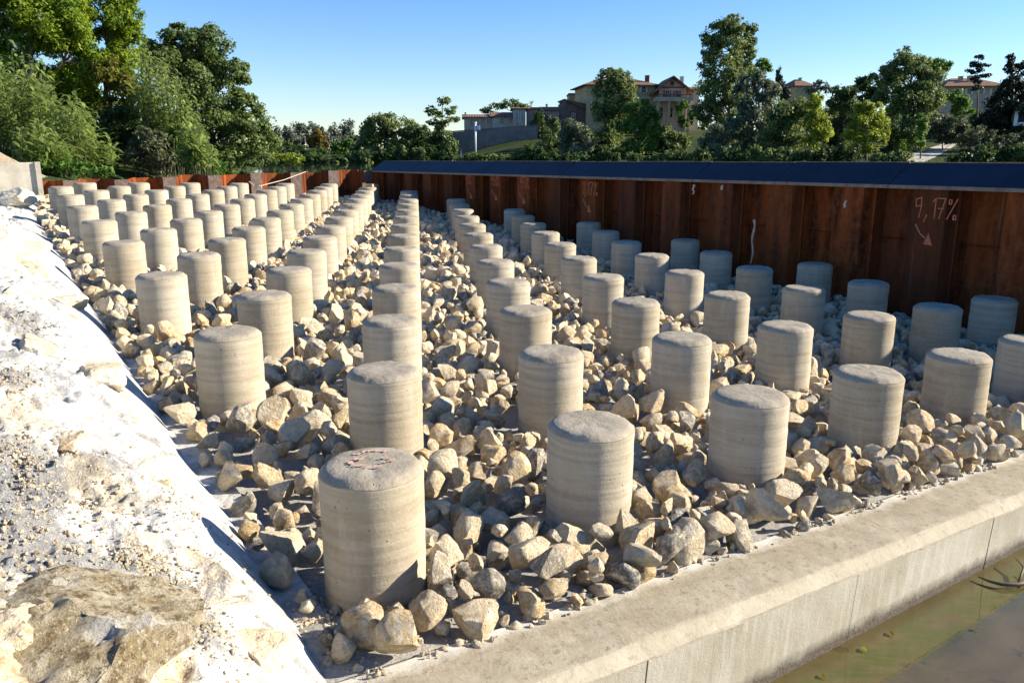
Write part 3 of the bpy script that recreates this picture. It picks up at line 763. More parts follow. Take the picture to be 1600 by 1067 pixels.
# red paint on the nearest one
mb = MB()
def flat_ribbon(mb, pts, w, z0=.0078):
    pts = [np.array(p, float) for p in pts]
    for i, (p, q) in enumerate(zip(pts[:-1], pts[1:])):
        d = q - p; n_ = np.array([-d[1], d[0]]) / np.linalg.norm(d) * w / 2; e = d / np.linalg.norm(d) * w * .25
        mb.add([(*(p - n_ - e), z0 + .0004 * i), (*(q - n_ + e), z0 + .0004 * i), (*(q + n_ + e), z0 + .0004 * i), (*(p + n_ - e), z0 + .0004 * i)], [(0, 1, 2, 3)])
for arc in ([(-.10, .09), (-.05, .13), (.0, .14), (.05, .13)], [(-.07, .02), (-.10, -.02), (-.07, -.06), (-.02, -.055)], [(.03, .03), (.08, .035), (.11, .0), (.06, -.03)], [(-.03, .05), (-.06, .0)], [(.0, -.09), (.07, -.085)]):
    for (x0, y0), (x1, y1) in zip(arc[:-1], arc[1:]):               # broken dabs, worn through to the concrete
        for q in range(9):
            if random.random() < .25: continue
            f = (q + random.random()) / 9; x, y = x0 + (x1 - x0) * f + random.gauss(0, .006), y0 + (y1 - y0) * f + random.gauss(0, .006); s_ = random.uniform(.004, .009); w_ = random.uniform(0, 3)
            mb.add([(x + s_ * 1.4 * math.cos(w_ + k * math.pi / 3), y + s_ * math.sin(w_ + k * math.pi / 3), .0076 + .00002 * mb.n) for k in range(6)], [(0, 1, 2, 3, 4, 5)])
mk = mb.build('paint_mark', M['red_paint'], posts[0][3]); posts[0][3].rotation_euler = (0, 0, 0)
# two offcuts of timber left on a far post
pt = [p for p in posts if p[1] == 14 and p[2] == 6][0]
for dx, dy, rz, sz in ((-.09, -.06, .2, (.05, .045, .07)), (.07, -.02, -.3, (.10, .05, .05))):
    b = MB(); b.box(-sz[0], sz[0], -sz[1], sz[1], 0, sz[2] * 1.6)
    o = b.build('wood_block', M['wood']); o.location = pt[0] + np.array([dx, dy, .008]); o.rotation_euler = (0, 0, rz)
    tag(o, 'small upright wood offcut on top of a far post' if dx < 0 else 'wider flat wood offcut on top of a far post', 'wood block')

# ================================================================== STONES
def ico(sub):
    import bmesh
    bm = bmesh.new(); bmesh.ops.create_icosphere(bm, subdivisions=sub, radius=1.0)
    bm.verts.ensure_lookup_table()
    V = np.array([v.co[:] for v in bm.verts]); F = np.array([[v.index for v in f.verts] for f in bm.faces]); bm.free()
    return V, F
ICO = {k: ico(k) for k in (1, 2, 3, 4, 5)}
def rock_shape(seed, sub):
    r = np.random.default_rng(seed * 7 + 1)
    V, F = ICO[sub]; V = V.copy()
    npl = r.integers(10, 17)
    for k in range(npl):
        n_ = r.standard_normal(3); n_ /= np.linalg.norm(n_); d = r.uniform(.40, .80)
        e = V @ n_ - d; V = V - np.maximum(e, 0)[:, None] * n_[None] * .97
    V = V * (1 + .07 * fbm(V * 2.4 + seed * 3.3, 3))[:, None]
    if sub > 2: V = V * (1 + .07 * fbm(V * 7 + seed * 1.7, 3))[:, None]
    V = V - V.mean(0)
    V = V / np.abs(V).max(0)                                         # unit half-extents
    return V
NSH = 18
shapes = {s_: [rock_shape(k, s_) for k in range(NSH)] for s_ in (1, 2, 3)}
def rotmat(r):
    q = r.standard_normal(4); q /= np.linalg.norm(q); w, x, y, z = q
    return np.array([[1 - 2 * (y * y + z * z), 2 * (x * y - z * w), 2 * (x * z + y * w)], [2 * (x * y + z * w), 1 - 2 * (x * x + z * z), 2 * (y * z - x * w)], [2 * (x * z - y * w), 2 * (y * z + x * w), 1 - 2 * (x * x + y * y)]])
# settle the stones one after another on a height grid (metres in the ramp frame)
cell = .025; P0, P1, Q0, Q1 = -.62, 6.98 * LU, -.77, 15.95 * LA
gp, gq = int((P1 - P0) / cell) + 1, int((Q1 - Q0) / cell) + 1
GP, GQ = np.meshgrid(P0 + cell * np.arange(gp), Q0 + cell * np.arange(gq))
H = np.maximum(bank_h(GP, GQ)[0] - FLOOR + bed_drop(GQ), .0)
Mi = np.linalg.inv(np.array([Uh, Ah, N]).T)
ppos = np.array([p[0] for p in posts]); pl = (ppos - O) @ Mi.T
for c_ in pl:
    i0, j0 = int((c_[0] - P0) / cell), int((c_[1] - Q0) / cell); w_ = 12
    a0, a1, b0, b1 = max(0, j0 - w_), j0 + w_ + 1, max(0, i0 - w_), i0 + w_ + 1
    m_ = np.hypot(GP[a0:a1, b0:b1] - c_[0], GQ[a0:a1, b0:b1] - c_[1]) < .262
    H[a0:a1, b0:b1][m_] = 9.0
rocks = []
rr = np.random.default_rng(21)
# the stones one notices first along the sill and round the first posts: (photo x, y, half width)
KEY = [(548, 958, 50), (612, 1002, 54), (735, 955, 46), (690, 982, 24), (712, 900, 34), (845, 915, 38), (768, 905, 24), (900, 895, 24), (965, 888, 40), (925, 848, 22), (990, 850, 46), (1040, 838, 42), (1090, 845, 32),
       (1150, 825, 34), (1200, 800, 36), (1245, 790, 28), (1295, 775, 24), (1345, 757, 19), (1385, 752, 19), (1430, 740, 24), (440, 745, 34), (480, 735, 30), (420, 800, 28), (385, 770, 25), (440, 640, 40), (480, 650, 36), (1470, 715, 26),
       (1520, 700, 28), (1555, 680, 26), (1592, 682, 24), (770, 840, 30), (800, 765, 36), (690, 870, 28), (650, 880, 22), (620, 940, 24), (560, 905, 26), (725, 830, 26), (1070, 800, 26), (1015, 790, 24), (1110, 790, 24), (1180, 770, 24), (350, 705, 24), (322, 660, 22), (405, 720, 22), (1400, 720, 26), (1350, 730, 24), (1310, 745, 22), (1260, 750, 26)]
NTRY = 12500
for n_ in range(NTRY):
    key = KEY[n_] if n_ < len(KEY) else None
    size = float(np.clip(rr.lognormal(math.log(.080), .36), .04, .135))
    if n_ > 8500: size *= .72
    if key:
        r_ = ray(key[0], key[1] + key[2] * .35); X_ = r_ * ((N @ O + FLOOR + .05) / (N @ r_)); kp, kq = ((X_ - O) @ np.linalg.inv(np.array([Uh, Ah, N]).T).T)[:2]
        size = key[2] * .98 / FPX * X_[1]
    asp = np.array([1.0, rr.uniform(.72, .95), rr.uniform(.6, .85)]) * size
    Rm = rotmat(rr); B = Rm * asp[None, :]
    ext = np.sqrt((B ** 2).sum(1)) * .93
    best = None
    for c_ in range(5):
        p, q = rr.uniform(P0 + .2, P1 - .1), rr.uniform(Q0 + ext[1] * .45, Q1 - .1)
        if key: p, q = (kp, max(kq, Q0 + ext[1] * .55)) if c_ == 0 else (kp + rr.normal(0, .05), max(kq + rr.normal(0, .05), Q0 + ext[1] * .55))
        i0, i1 = int((p - ext[0] - P0) / cell), int((p + ext[0] - P0) / cell) + 1
        j0, j1 = int((q - ext[1] - Q0) / cell), int((q + ext[1] - Q0) / cell) + 1
        i0, j0 = max(i0, 0), max(j0, 0)
        sub = H[j0:j1, i0:i1]
        if sub.size == 0: continue
        rho = ((GP[j0:j1, i0:i1] - p) / ext[0]) ** 2 + ((GQ[j0:j1, i0:i1] - q) / ext[1]) ** 2
        inn = rho < 1
        if not inn.any(): continue
        prof_ = np.sqrt(np.maximum(1 - rho, 0)) * ext[2]
        zc = float((sub + prof_)[inn].max())
        if best is None or zc - ext[2] < best[0]: best = (zc - ext[2], zc, p, q, i0, i1, j0, j1, inn, prof_)
    if best is None or best[0] > (.08 if key else (.19 if size < .065 else .145)): continue
    lo, zc, p, q, i0, i1, j0, j1, inn, prof_ = best
    if not key and p < .1 and q < 2.4 and rr.random() < .55: continue            # barer strip of grit beside the bank
    zc -= .16 * ext[2]
    sub = H[j0:j1, i0:i1]; sub[inn] = np.maximum(sub[inn], (zc + prof_ * .95)[inn])
    rocks.append((p, q, zc, Rm, asp, size))
# colours: stones are mostly cream and ochre, some grey
tone = []
for p, q, zc, Rm, asp, size in rocks:
    u = rr.random(); oc_p = .50
    if u < .08: tone.append(('dark grey', rr.uniform(0, .3), rr.uniform(.75, 1.0)))
    elif u < .15: tone.append(('light grey', rr.uniform(0, .3), rr.uniform(.35, .6)))
    elif u < .15 + oc_p * .62: tone.append(('ochre', rr.uniform(.65, 1.0), rr.uniform(0, .12)))
    else: tone.append(('cream', rr.uniform(.0, .42), rr.uniform(0, .15)))
RW = np.array([WP(r_[0], r_[1], r_[2]) for r_ in rocks]); RPX = topx(RW)
appar = np.array([r_[5] for r_ in rocks]) / RPX[:, 2]
infr = (RPX[:, 0] > 5) & (RPX[:, 0] < 1595) & (RPX[:, 1] < 1062) & (RPX[:, 2] > 0)
postpx = topx(ppos); vis = infr.copy()
for c_, w3 in zip(postpx, ppos):
    hw = FPX * .25 / c_[2]; hh_ = FPX * .72 / c_[2]
    vis &= ~((np.abs(RPX[:, 0] - c_[0]) < hw * .8) & (RPX[:, 1] > c_[1]) & (RPX[:, 1] < c_[1] + hh_) & (RPX[:, 2] > c_[2] + .1))
covered = np.array([H[int((r_[1] - Q0) / cell), int((r_[0] - P0) / cell)] - (r_[2] + r_[4].min()) > .09 for r_ in rocks])
score = appar * vis * np.where(covered, .25, 1)
order = np.argsort(-score)[:300]; solo = set(int(k) for k in order)
shape_me = [mesh('stone', shapes[3][k], [ICO[3][1]], M['rock'], True, sharp=38) for k in range(NSH)]
def row_words(j): return 'front row' if j == 0 else f'{ORD[j]} row'
COL = ['leftmost post', 'second post', 'third post', 'fourth post', 'fifth post', 'sixth post', 'rightmost post']
RX = np.array([Uh, Ah, N]).T
info = []
for k in order:
    p, q, zc, Rm, asp, size = rocks[k]
    d = np.hypot(pl[:, 0] - p, pl[:, 1] - q); c_ = int(np.argmin(d)); dx, dy = p - pl[c_, 0], q - pl[c_, 1]
    vx = RPX[k, 0] - postpx[c_, 0]; hw = FPX * .25 / postpx[c_, 2]
    fwd = RPX[k, 2] - postpx[c_, 2]
    if vx < -hw * .9: sec = 'left of'
    elif vx > hw * .9: sec = 'right of'
    elif fwd < 0: sec = 'in front of'
    else: sec = 'behind'
    up = abs((Rm * asp[None, :])[2]).max() > .85 * asp[0]
    shp = 'upright' if up else ('rounded' if asp[2] > .76 * asp[0] else ('flat' if asp[2] < .66 * asp[0] else 'angular'))
    sz = 'large' if size > .135 else ('small' if size < .078 else '')
    info.append([int(k), c_, sec, d[c_], tone[k][0], shp, sz])
from collections import defaultdict
grp = defaultdict(list)
for it in info: grp[(it[1], it[2], it[4])].append(it)
labels = {}
NTH = ['nearest'] + [w + ' nearest' for w in ORD[1:]] + ['far'] * 20
for (c_, sec, tn), L in grp.items():
    L.sort(key=lambda t: t[3]); j, kk = posts[c_][1], posts[c_][2]
    pw = f'{COL[kk]} of the {row_words(j)}'
    for r_, it in enumerate(L):
        look = ' '.join(w for w in (it[6], it[5], tn, 'stone') if w)
        labels[it[0]] = f'{look} {sec} the {pw}' if len(L) == 1 else f'{look}, {NTH[r_]} {sec} {pw}'
for k in order:
    p, q, zc, Rm, asp, size = rocks[k]
    o = obj('stone', shape_me[int(k) % NSH])
    Wm = RX @ (Rm * asp[None, :])
    m4 = Matrix.Identity(4)
    for a_ in range(3):
        for b_ in range(3): m4[a_][b_] = Wm[a_, b_]
        m4[a_][3] = RW[k][a_]
    o.matrix_world = m4
    o['tint'] = float(tone[k][1]); o['shade'] = float(tone[k][2])
    tag(o, labels[int(k)], 'stone', 'limestone rocks packed between the posts')
# all the other stones in one mesh
VV, FF, TT, SS, n0 = [], [], [], [], 0
for k, (p, q, zc, Rm, asp, size) in enumerate(rocks):
    if k in solo: continue
    sub = 3 if RPX[k, 2] < 5.0 else (2 if RPX[k, 2] < 13 else 1)
    V = shapes[sub][k % NSH] @ (RX @ (Rm * asp[None, :])).T + RW[k]
    VV.append(V); FF.append(ICO[sub][1] + n0); n0 += len(V)
    TT.append(np.full(len(V), tone[k][1])); SS.append(np.full(len(V), tone[k][2]))
so = obj('stone_bed', mesh('stone_bed', np.concatenate(VV), [np.concatenate(FF)], M['rock_bed'], True, {'tint': np.concatenate(TT), 'shade': np.concatenate(SS)}, sharp=38))
tag(so, 'smaller and farther limestone rocks filling the ramp between the concrete posts', 'stones', kind='stuff')
# chippings and dust crumbs: along the sill, beside the bank and between the stones
V0 = shapes[1]; VV, FF, TT, SS, n0 = [], [], [], [], 0
for k in range(13000):
    u = rr.random()
    if u < .50: p, q = -.45 + abs(rr.normal(0, .38)), rr.uniform(-.70, 6) ** 1.0
    elif u < .54: p, q = rr.uniform(-.4, 6.0), -.77 + abs(rr.normal(0, .035)) - .03 * (rr.random() < .3)
    else: p, q = rr.uniform(-.2, 6.5), rr.uniform(-.7, 7)
    sz = float(np.clip(rr.lognormal(math.log(.011), .5), .004, .035))
    i_, j_ = int((p - P0) / cell), int((q - Q0) / cell)
    g = .01
    if 0 <= i_ < gp and 0 <= j_ < gq:
        g = H[j_, i_]
        if g > .06: continue
    if q < -.72: g = .02
    V = (V0[k % NSH] * sz * np.array([1, .8, .6])) @ (RX @ rotmat(rr)).T + WP(p, q, g * .9 + sz * .3)
    VV.append(V); FF.append(ICO[1][1] + n0); n0 += len(V)
    TT.append(np.full(len(V), rr.uniform(0, .3))); SS.append(np.full(len(V), rr.uniform(0, .75)))
so = obj('stone_chippings', mesh('stone_chippings', np.concatenate(VV), [np.concatenate(FF)], M['rock_bed'], False, {'tint': np.concatenate(TT), 'shade': np.concatenate(SS)}))
tag(so, 'grey stone chippings and lime crumbs scattered beside the bank and along the sill', 'chippings', kind='stuff')

# loose grit lying in hollows of the bank
VV, FF, TT, SS, n0 = [], [], [], [], 0
GR = [on_bank(x, y)[:2] + (rp, rq) for x, y, rp, rq in [(60, 850, .30, .22), (25, 760, .30, .25), (15, 700, .2, .3), (230, 890, .10, .2), (25, 500, .2, .5), (20, 590, .14, .3), (300, 960, .12, .3), (200, 800, .5, .6)]]
nb = 5200; gi = rr.integers(0, len(GR), nb); gp_ = np.array([GR[i][0] + GR[i][2] * .62 * rr.standard_normal() for i in gi]); gq_ = np.array([GR[i][1] + GR[i][3] * .62 * rr.standard_normal() for i in gi])
gh_ = bank_h(gp_, gq_)[0]
for k in range(nb):
    sz = float(np.clip(rr.lognormal(math.log(.0055), .5), .002, .014))
    V = (V0[k % NSH] * sz * np.array([1, .85, .7])) @ (RX @ rotmat(rr)).T + O + gp_[k] * Uh + gq_[k] * Ah + (gh_[k] + sz * .35) * N
    VV.append(V); FF.append(ICO[1][1] + n0); n0 += len(V)
    TT.append(np.full(len(V), rr.uniform(0, .2))); SS.append(np.full(len(V), rr.uniform(0, .5)))
so = obj('bank_grit', mesh('bank_grit', np.concatenate(VV), [np.concatenate(FF)], M['rock_bed'], False, {'tint': np.concatenate(TT), 'shade': np.concatenate(SS)}))
tag(so, 'loose grey grit lying in the hollows of the white bank', 'grit', kind='stuff')

# ---- half-buried boulders showing through the lime on the bank
def boulder(x, y, s3, label, tint, shade, seed, sink=.45, rot=0.0):
    p, q, h = on_bank(x, y)
    V = rock_shape(100 + seed, 5); V = V * (1 + .05 * fbm(V * 7, 4) + .02 * fbm(V * 26, 3))[:, None]
    cr, sr = math.cos(rot), math.sin(rot)
    V = V * np.array(s3)
    if s3[0] > .52: V[:, 2] += .030 * fbm(V * 5 + 3, 4) + .022 * (.5 - np.abs(fbm(V * 13, 3)) * 2) + .010 * fbm(V * 34, 2); V = V @ np.array([[cr, sr, 0], [-sr, cr, 0], [0, 0, 1]])
    o = obj('boulder', mesh('boulder', V @ RX.T, [ICO[5][1]], M['pitted'] if s3[0] > .52 else M['rock'], True, sharp=45))
    o.location = O + p * Uh + q * Ah + (h + s3[2] * (1 - 2 * sink)) * N
    o['tint'] = tint; o['shade'] = shade
    return tag(o, label, 'boulder', 'boulders half buried in the white bank')
boulder(70, 1000, (.58, .46, .15), 'big ochre pitted boulder in the bottom left corner of the white bank', .55, .22, 1, .80, .3)
boulder(22, 318, (.50, .55, .32), 'pale jagged boulder peaking at the far end of the white bank', .1, .15, 2, .45)
boulder(25, 392, (.40, .55, .22), 'blue grey boulder near the far end of the white bank', .0, .55, 3, .62)
boulder(175, 400 + 40, (.10, .12, .08), 'small cream rock lodged at the foot of the white bank', .3, .05, 4, .5)
boulder(28, 455, (.22, .30, .12), 'flat tan boulder on the left edge of the white bank', .35, .2, 5, .68)
boulder(98, 470, (.24, .34, .13), 'white lumpy boulder with grey veins high on the middle of the bank', .05, .12, 7, .62, .2)
boulder(52, 545, (.16, .24, .10), 'grey rounded boulder left of the tan streak on the bank', .0, .5, 8, .6, .5)
boulder(150, 585, (.20, .30, .12), 'cream boulder bulging from the steep flank of the bank', .25, .08, 9, .6, -.2)
boulder(112, 690, (.15, .20, .08), 'low ochre stained boulder in the middle of the bank above the grit', .6, .1, 10, .62, .4)
boulder(238, 735, (.15, .22, .08), 'smooth pale boulder low on the flank, level with the second post row', .08, .1, 11, .62, .1)
boulder(215, 850, (.10, .13, .05), 'small tan rock at the right end of the grit', .45, .1, 12, .55, .7)
boulder(330, 925, (.14, .20, .06), 'pale grey flat boulder beside the shadow of the nearest post', .0, .3, 13, .62, .3)
boulder(400, 1010, (.13, .2, .06), 'cream flat boulder on the flank near the bottom edge of the view', .2, .08, 14, .62, .1)
boulder(100, 372, (.12, .2, .10), 'small ochre boulder on the far right flank of the white bank', .7, .1, 6, .6)

# ================================================================== BUILDINGS OF THE TOWN
class House:
    def __init__(s, name, label, cat, xl, xr, D, turn=0.0, depth=8.0):
        s.D = D; a, b = at(xl, 238, D), at(xr, 238, D)
        s.w = (b[0] - a[0]) / max(.5, math.cos(turn)); s.o = np.array([(a[0] + b[0]) / 2, D, 0.0]); s.depth = depth; s.turn = turn
        s.root = empty(name, tuple(s.o), turn); tag(s.root, label, cat)
    def z(s, y): return at(800, y, s.D)[2]
    def x(s, px_): return (at(px_, 238, s.D)[0] - s.o[0]) / math.cos(s.turn)
    def walls(s, ytop, ybot, mat, gable=None, name='wall'):
        z0, z1 = s.z(ybot), s.z(ytop); h = s.w / 2; b = MB()
        if gable is None: b.box(-h, h, 0, s.depth, z0, z1)
        else:
            zp = s.z(gable[1]); xp = s.x(gable[0])
            b.prism([(-h, 0, z0), (h, 0, z0), (h, 0, z1), (xp, 0, zp), (-h, 0, z1)], (0, s.depth, 0))
        s.z1 = z1; return b.build(name, M[mat], s.root)
    def hip(s, ytop, over=.5, ridge=.4, mat='tiles', zoff=0.0):
        h = s.w / 2 + over; z0 = s.z1 + .004 + zoff; z1 = s.z(ytop); d0, d1 = -over, s.depth + over; r = s.w * ridge / 2; c_ = s.depth / 2
        b = MB(); b.add([(-h, d0, z0), (h, d0, z0), (h, d1, z0), (-h, d1, z0), (-r, c_, z1), (r, c_, z1)],
                        [(0, 1, 5, 4), (1, 2, 5), (2, 3, 4, 5), (3, 0, 4), (3, 2, 1, 0)])
        b.box(-h, h, d0 - .02, d1, z0 - .16, z0 - .002); s.roof = b.build('roof', M[mat], s.root); return s.roof
    def shed(s, ytop, over=.4, mat='tiles'):
        """long roof: front slope rising to a ridge half way back"""
        h = s.w / 2 + over; z0 = s.z1 + .004; z1 = s.z(ytop); b = MB(); c_ = s.depth / 2
        b.prism([(-h, -over, z0 - .12), (-h, -over, z0 + .05), (-h, c_, z1), (-h, s.depth + over, z0 + .05), (-h, s.depth + over, z0 - .12)], (2 * h, 0, 0))
        s.roof = b.build('roof', M[mat], s.root); return s.roof
    def gable_roof(s, xp, yp, over=.5, th=.22, mat='tiles'):
        h = s.w / 2; zp = s.z(yp); x0 = s.x(xp); z1 = s.z1; b = MB()
        for sg in (-1, 1):
            ex = sg * (h + over); ez = z1 - (zp - z1) * over / max(.1, abs(sg * h - x0))
            b.prism([(x0, -over, zp + .02), (ex, -over, ez + .02), (ex, -over, ez + .02 + th), (x0, -over, zp + .02 + th)], (0, s.depth + 2 * over, 0))
        s.roof = b.build('roof', M[mat], s.root); return s.roof
    def window(s, xl, xr, yt, yb, shut=None, label=None, face=0.0):
        x0, x1, z0, z1 = s.x(xl), s.x(xr), s.z(yb), s.z(yt); f = .09
        b = MB(); y = face
        for q in ((x0 - f, x0, z0 - f, z1 + f), (x1, x1 + f, z0 - f, z1 + f), (x0, x1, z1, z1 + f), (x0, x1, z0 - f, z0)):
            b.box(q[0], q[1], y - .10, y + .03, q[2], q[3])
        w = b.build('window', M['trim'], s.root)
        b = MB(); b.box(x0, x1, y - .04, y + .02, z0, z1); b.build('pane', M['glass'], w)
        b = MB(); b.box((x0 + x1) / 2 - .03, (x0 + x1) / 2 + .03, y - .07, y - .041, z0, z1); b.box(x0, x1, y - .066, y - .042, (z0 + z1) / 2 - .03, (z0 + z1) / 2 + .03); b.build('mullion', M['trim'], w)
        if shut:
            for sg, xe in ((-1, x0), (1, x1)):
                hw = (x1 - x0) * .45; xa, xb = (xe - f - hw, xe - f - .01) if sg < 0 else (xe + f + .01, xe + f + hw)
                b = MB(); b.box(xa, xb, y - .09, y - .003, z0, z1); b.build('shutter', M[shut], w)
        return w
    def part(s, name, mat, parent=None, **k):
        b = MB(); b.box(s.x(k['xl']), s.x(k['xr']), k.get('y0', -.3), k.get('y1', .3), s.z(k['yb']), s.z(k['yt'])); return b.build(name, M[mat], parent or s.root)
    def chimney(s, xl, xr, yt, yb, y=3.0, mat='wall_stone'):
        p_ = s.roof if hasattr(s, 'roof') else s.root
        c_ = s.part('chimney', mat, p_, xl=xl, xr=xr, yt=yt, yb=yb, y0=y, y1=y + .9)
        s.part('chimney_cap', 'trim', c_.parent, xl=xl - .6, xr=xr + .6, yt=yt - .9, yb=yt - .05, y0=y - .1, y1=y + 1.0)

GY = 251
h = House('house', 'long low beige house with four dark windows behind the grey bank wall', 'house', 726, 769, 150, .06)
h.walls(183.5, 212, 'wall_beige'); h.shed(177.5); h.window(735.5, 741, 186.5, 194); h.window(761, 767, 186.5, 193.5); h.chimney(727, 729, 176, 181, 2)
h = House('house', 'beige house with taller red tiled roof, joined to the long low house', 'house', 769.5, 801.5, 150, .06)
h.walls(182.5, 212, 'wall_pale'); h.shed(174); h.window(781.5, 787, 185.5, 192.5); h.window(795, 800.5, 185.5, 192)
h = House('house', 'narrow pale house with two tall blue shuttered windows', 'house', 802, 821, 148.5, .02)
h.walls(170, 205, 'wall_pale'); h.shed(166.5); h.window(806, 808.5, 177, 186.5, 'shutter'); h.window(815, 817.5, 177, 186.5, 'shutter'); h.window(806, 809, 191, 197, None)
h = House('house', 'pale end gable with low tiled roof right of the shuttered house', 'house', 822, 840, 152, -.05)
h.walls(170.5, 205, 'wall_beige'); h.shed(166)
h = House('house', 'tiled roof house end seen above the ivy covered gable', 'house', 846, 881, 160, .0)
h.walls(173, 210, 'wall_pale'); h.shed(165.5); h.chimney(853, 855.5, 163, 169, 2); h.chimney(873, 874.5, 163.5, 169, 3)
# ivy covered ruin gable
h = House('ruined_gable', 'tall dark ruined gable wall with sloping coping, clad in ivy', 'ruin', 829, 866, 141, .0, .8)
h.walls(193, 238, 'wall_dark', gable=(843, 167.5)); 
b = MB(); b.prism([(h.x(843), -.1, h.z(166.8)), (h.x(867), -.1, h.z(192.4)), (h.x(867), -.1, h.z(193.6)), (h.x(843), -.1, h.z(168.2))], (0, 1.0, 0)); b.build('coping', M['wall_pale'], h.root)
h = House('stone_barn', 'dark stone outbuilding with a slanting tiled roof left of the villa', 'barn', 882, 916, 146, .1, 7)
h.walls(163, 238, 'wall_dark', gable=(883, 155.5)); b = MB()
b.prism([(h.x(880.5), -.4, h.z(154.8)), (h.x(916), -.4, h.z(170)), (h.x(916), -.4, h.z(171.6)), (h.x(880.5), -.4, h.z(156.4))], (0, 8, 0)); b.build('roof', M['tiles'], h.root)
h.window(893, 897, 178, 186); h.window(908, 912, 195, 203)
h = House('house', 'flat topped stone house behind the outbuilding roof', 'house', 888, 915, 158, .0, 6)
h.walls(147.5, 200, 'wall_stone'); h.part('parapet', 'wall_dark', xl=887, xr=916, yt=146, yb=148.4, y0=-.2, y1=6.2)
h = House('villa', 'three storey golden stone villa with hipped tile roof and brick chimneys', 'villa', 915, 1021, 146, .12, 11)
h.walls(133, 240, 'wall_stone'); h.hip(116.5, .8, .35); h.chimney(973, 978.5, 105.5, 121, 4.5); h.chimney(1010, 1015, 117, 131, 1.5, 'redwood')
h.part('string_course', 'trim', xl=914.5, xr=1021.5, yt=152.5, yb=154, y0=-.15, y1=.2)
for x in (924, 945, 966, 1000): h.window(x, x + 5.5, 136, 144, 'shutter_white')
for x in (924, 945, 966, 1000): h.window(x, x + 6, 159, 170, 'shutter_white')
for x in (924, 945, 966, 1000): h.window(x, x + 6, 180, 192, None)
h = House('chalet_house', 'gabled house with red woodwork and a columned balcony right of the villa', 'house', 1026, 1068, 143, .0, 9)
h.walls(139, 246, 'wall_beige', gable=(1046, 123.5)); h.gable_roof(1046, 121.5, 1.1)
h.part('frieze', 'redwood', xl=1029, xr=1065, yt=136, yb=138, y0=-.12, y1=.02)
h.part('gable_ornament', 'redwood', xl=1043, xr=1048, yt=128, yb=134, y0=-.15, y1=.02)
h.window(1036, 1041, 142, 153, 'redwood'); h.window(1051, 1056, 142, 153, 'redwood')
bal = h.part('balcony', 'wall_beige', xl=1018, xr=1072, yt=153.5, yb=160, y0=-2.4, y1=-.01)  # beige instead of white tones the shade into the balcony
for x in range(1020, 1072, 4): h.part('baluster', 'iron', bal, xl=x, xr=x + .7, yt=150, yb=153.4, y0=-2.38, y1=-2.25)
h.part('railing', 'iron', bal, xl=1018, xr=1072, yt=149, yb=149.9, y0=-2.4, y1=-2.22)
for x in (1021, 1037, 1052, 1067): h.part('column', 'wall_stone', xl=x, xr=x + 3, yt=160.2, yb=214, y0=-2.3, y1=-1.7)  # darker stone colour stands for the shade on the columns
for x in (1027, 1042, 1057): h.window(x, x + 6, 168, 184, None)
h = House('house', 'white side wing with chimney at the right of the gabled house', 'house', 1069, 1088, 147, .0, 7)
h.walls(141, 235, 'wall_pale'); h.shed(134); h.chimney(1062, 1066.5, 119, 136, 2, 'wall_pale'); h.window(1074, 1078, 148, 157)
h = House('house', 'golden house with brown roof behind the dark trees, right of the tall poplar', 'house', 1236, 1263, 175, .1, 8)
h.walls(134.5, 200, 'wall_stone'); h.hip(122, .6, .3); h.chimney(1251, 1253.5, 120.5, 128, 3); h.window(1245, 1249, 138, 144)
h = House('villa', 'broad hip roofed villa with two chimneys at the far right, behind the conifer', 'villa', 1470, 1552, 165, -.1, 12)
h.walls(135, 200, 'wall_beige'); h.hip(118.5, 1.0, .45); h.chimney(1498, 1503, 117.5, 127, 3.5, 'wall_stone'); h.chimney(1508, 1514, 117.5, 129, 2.5, 'wall_stone')
for x in (1483, 1500, 1518, 1536): h.window(x, x + 5, 139, 147, 'shutter_white')
h.part('string_course', 'trim', xl=1469.5, xr=1552.5, yt=136, yb=137, y0=-.12, y1=.1)
# grey bank wall under the houses, in bays
rw = House('retaining_wall', 'long grey masonry retaining wall on the far bank below the beige houses', 'wall', 705, 840, 138, .0, 1.0)
nb = 9
for k in range(nb):
    x0, x1 = 705 + k * 15, 705 + (k + 1) * 15; t0, t1 = 207 - (k) * 1.15, 207 - (k + 1) * 1.15
    b = MB(); b.prism([(rw.x(x0) + .01, .01 * (k % 2), rw.z(242)), (rw.x(x1) - .01, .01 * (k % 2), rw.z(242)), (rw.x(x1) - .01, .01 * (k % 2), rw.z(t1)), (rw.x(x0) + .01, .01 * (k % 2), rw.z(t0))], (0, .9, 0))
    b.build('wall_bay', M['wall_grey'], rw.root)
b = MB(); b.prism([(rw.x(705), -.08, rw.z(206.6)), (rw.x(840), -.08, rw.z(196.2)), (rw.x(840), -.08, rw.z(194.8)), (rw.x(705), -.08, rw.z(205.2))], (0, 1.1, 0)); b.build('coping', M['wall_grey'], rw.root)
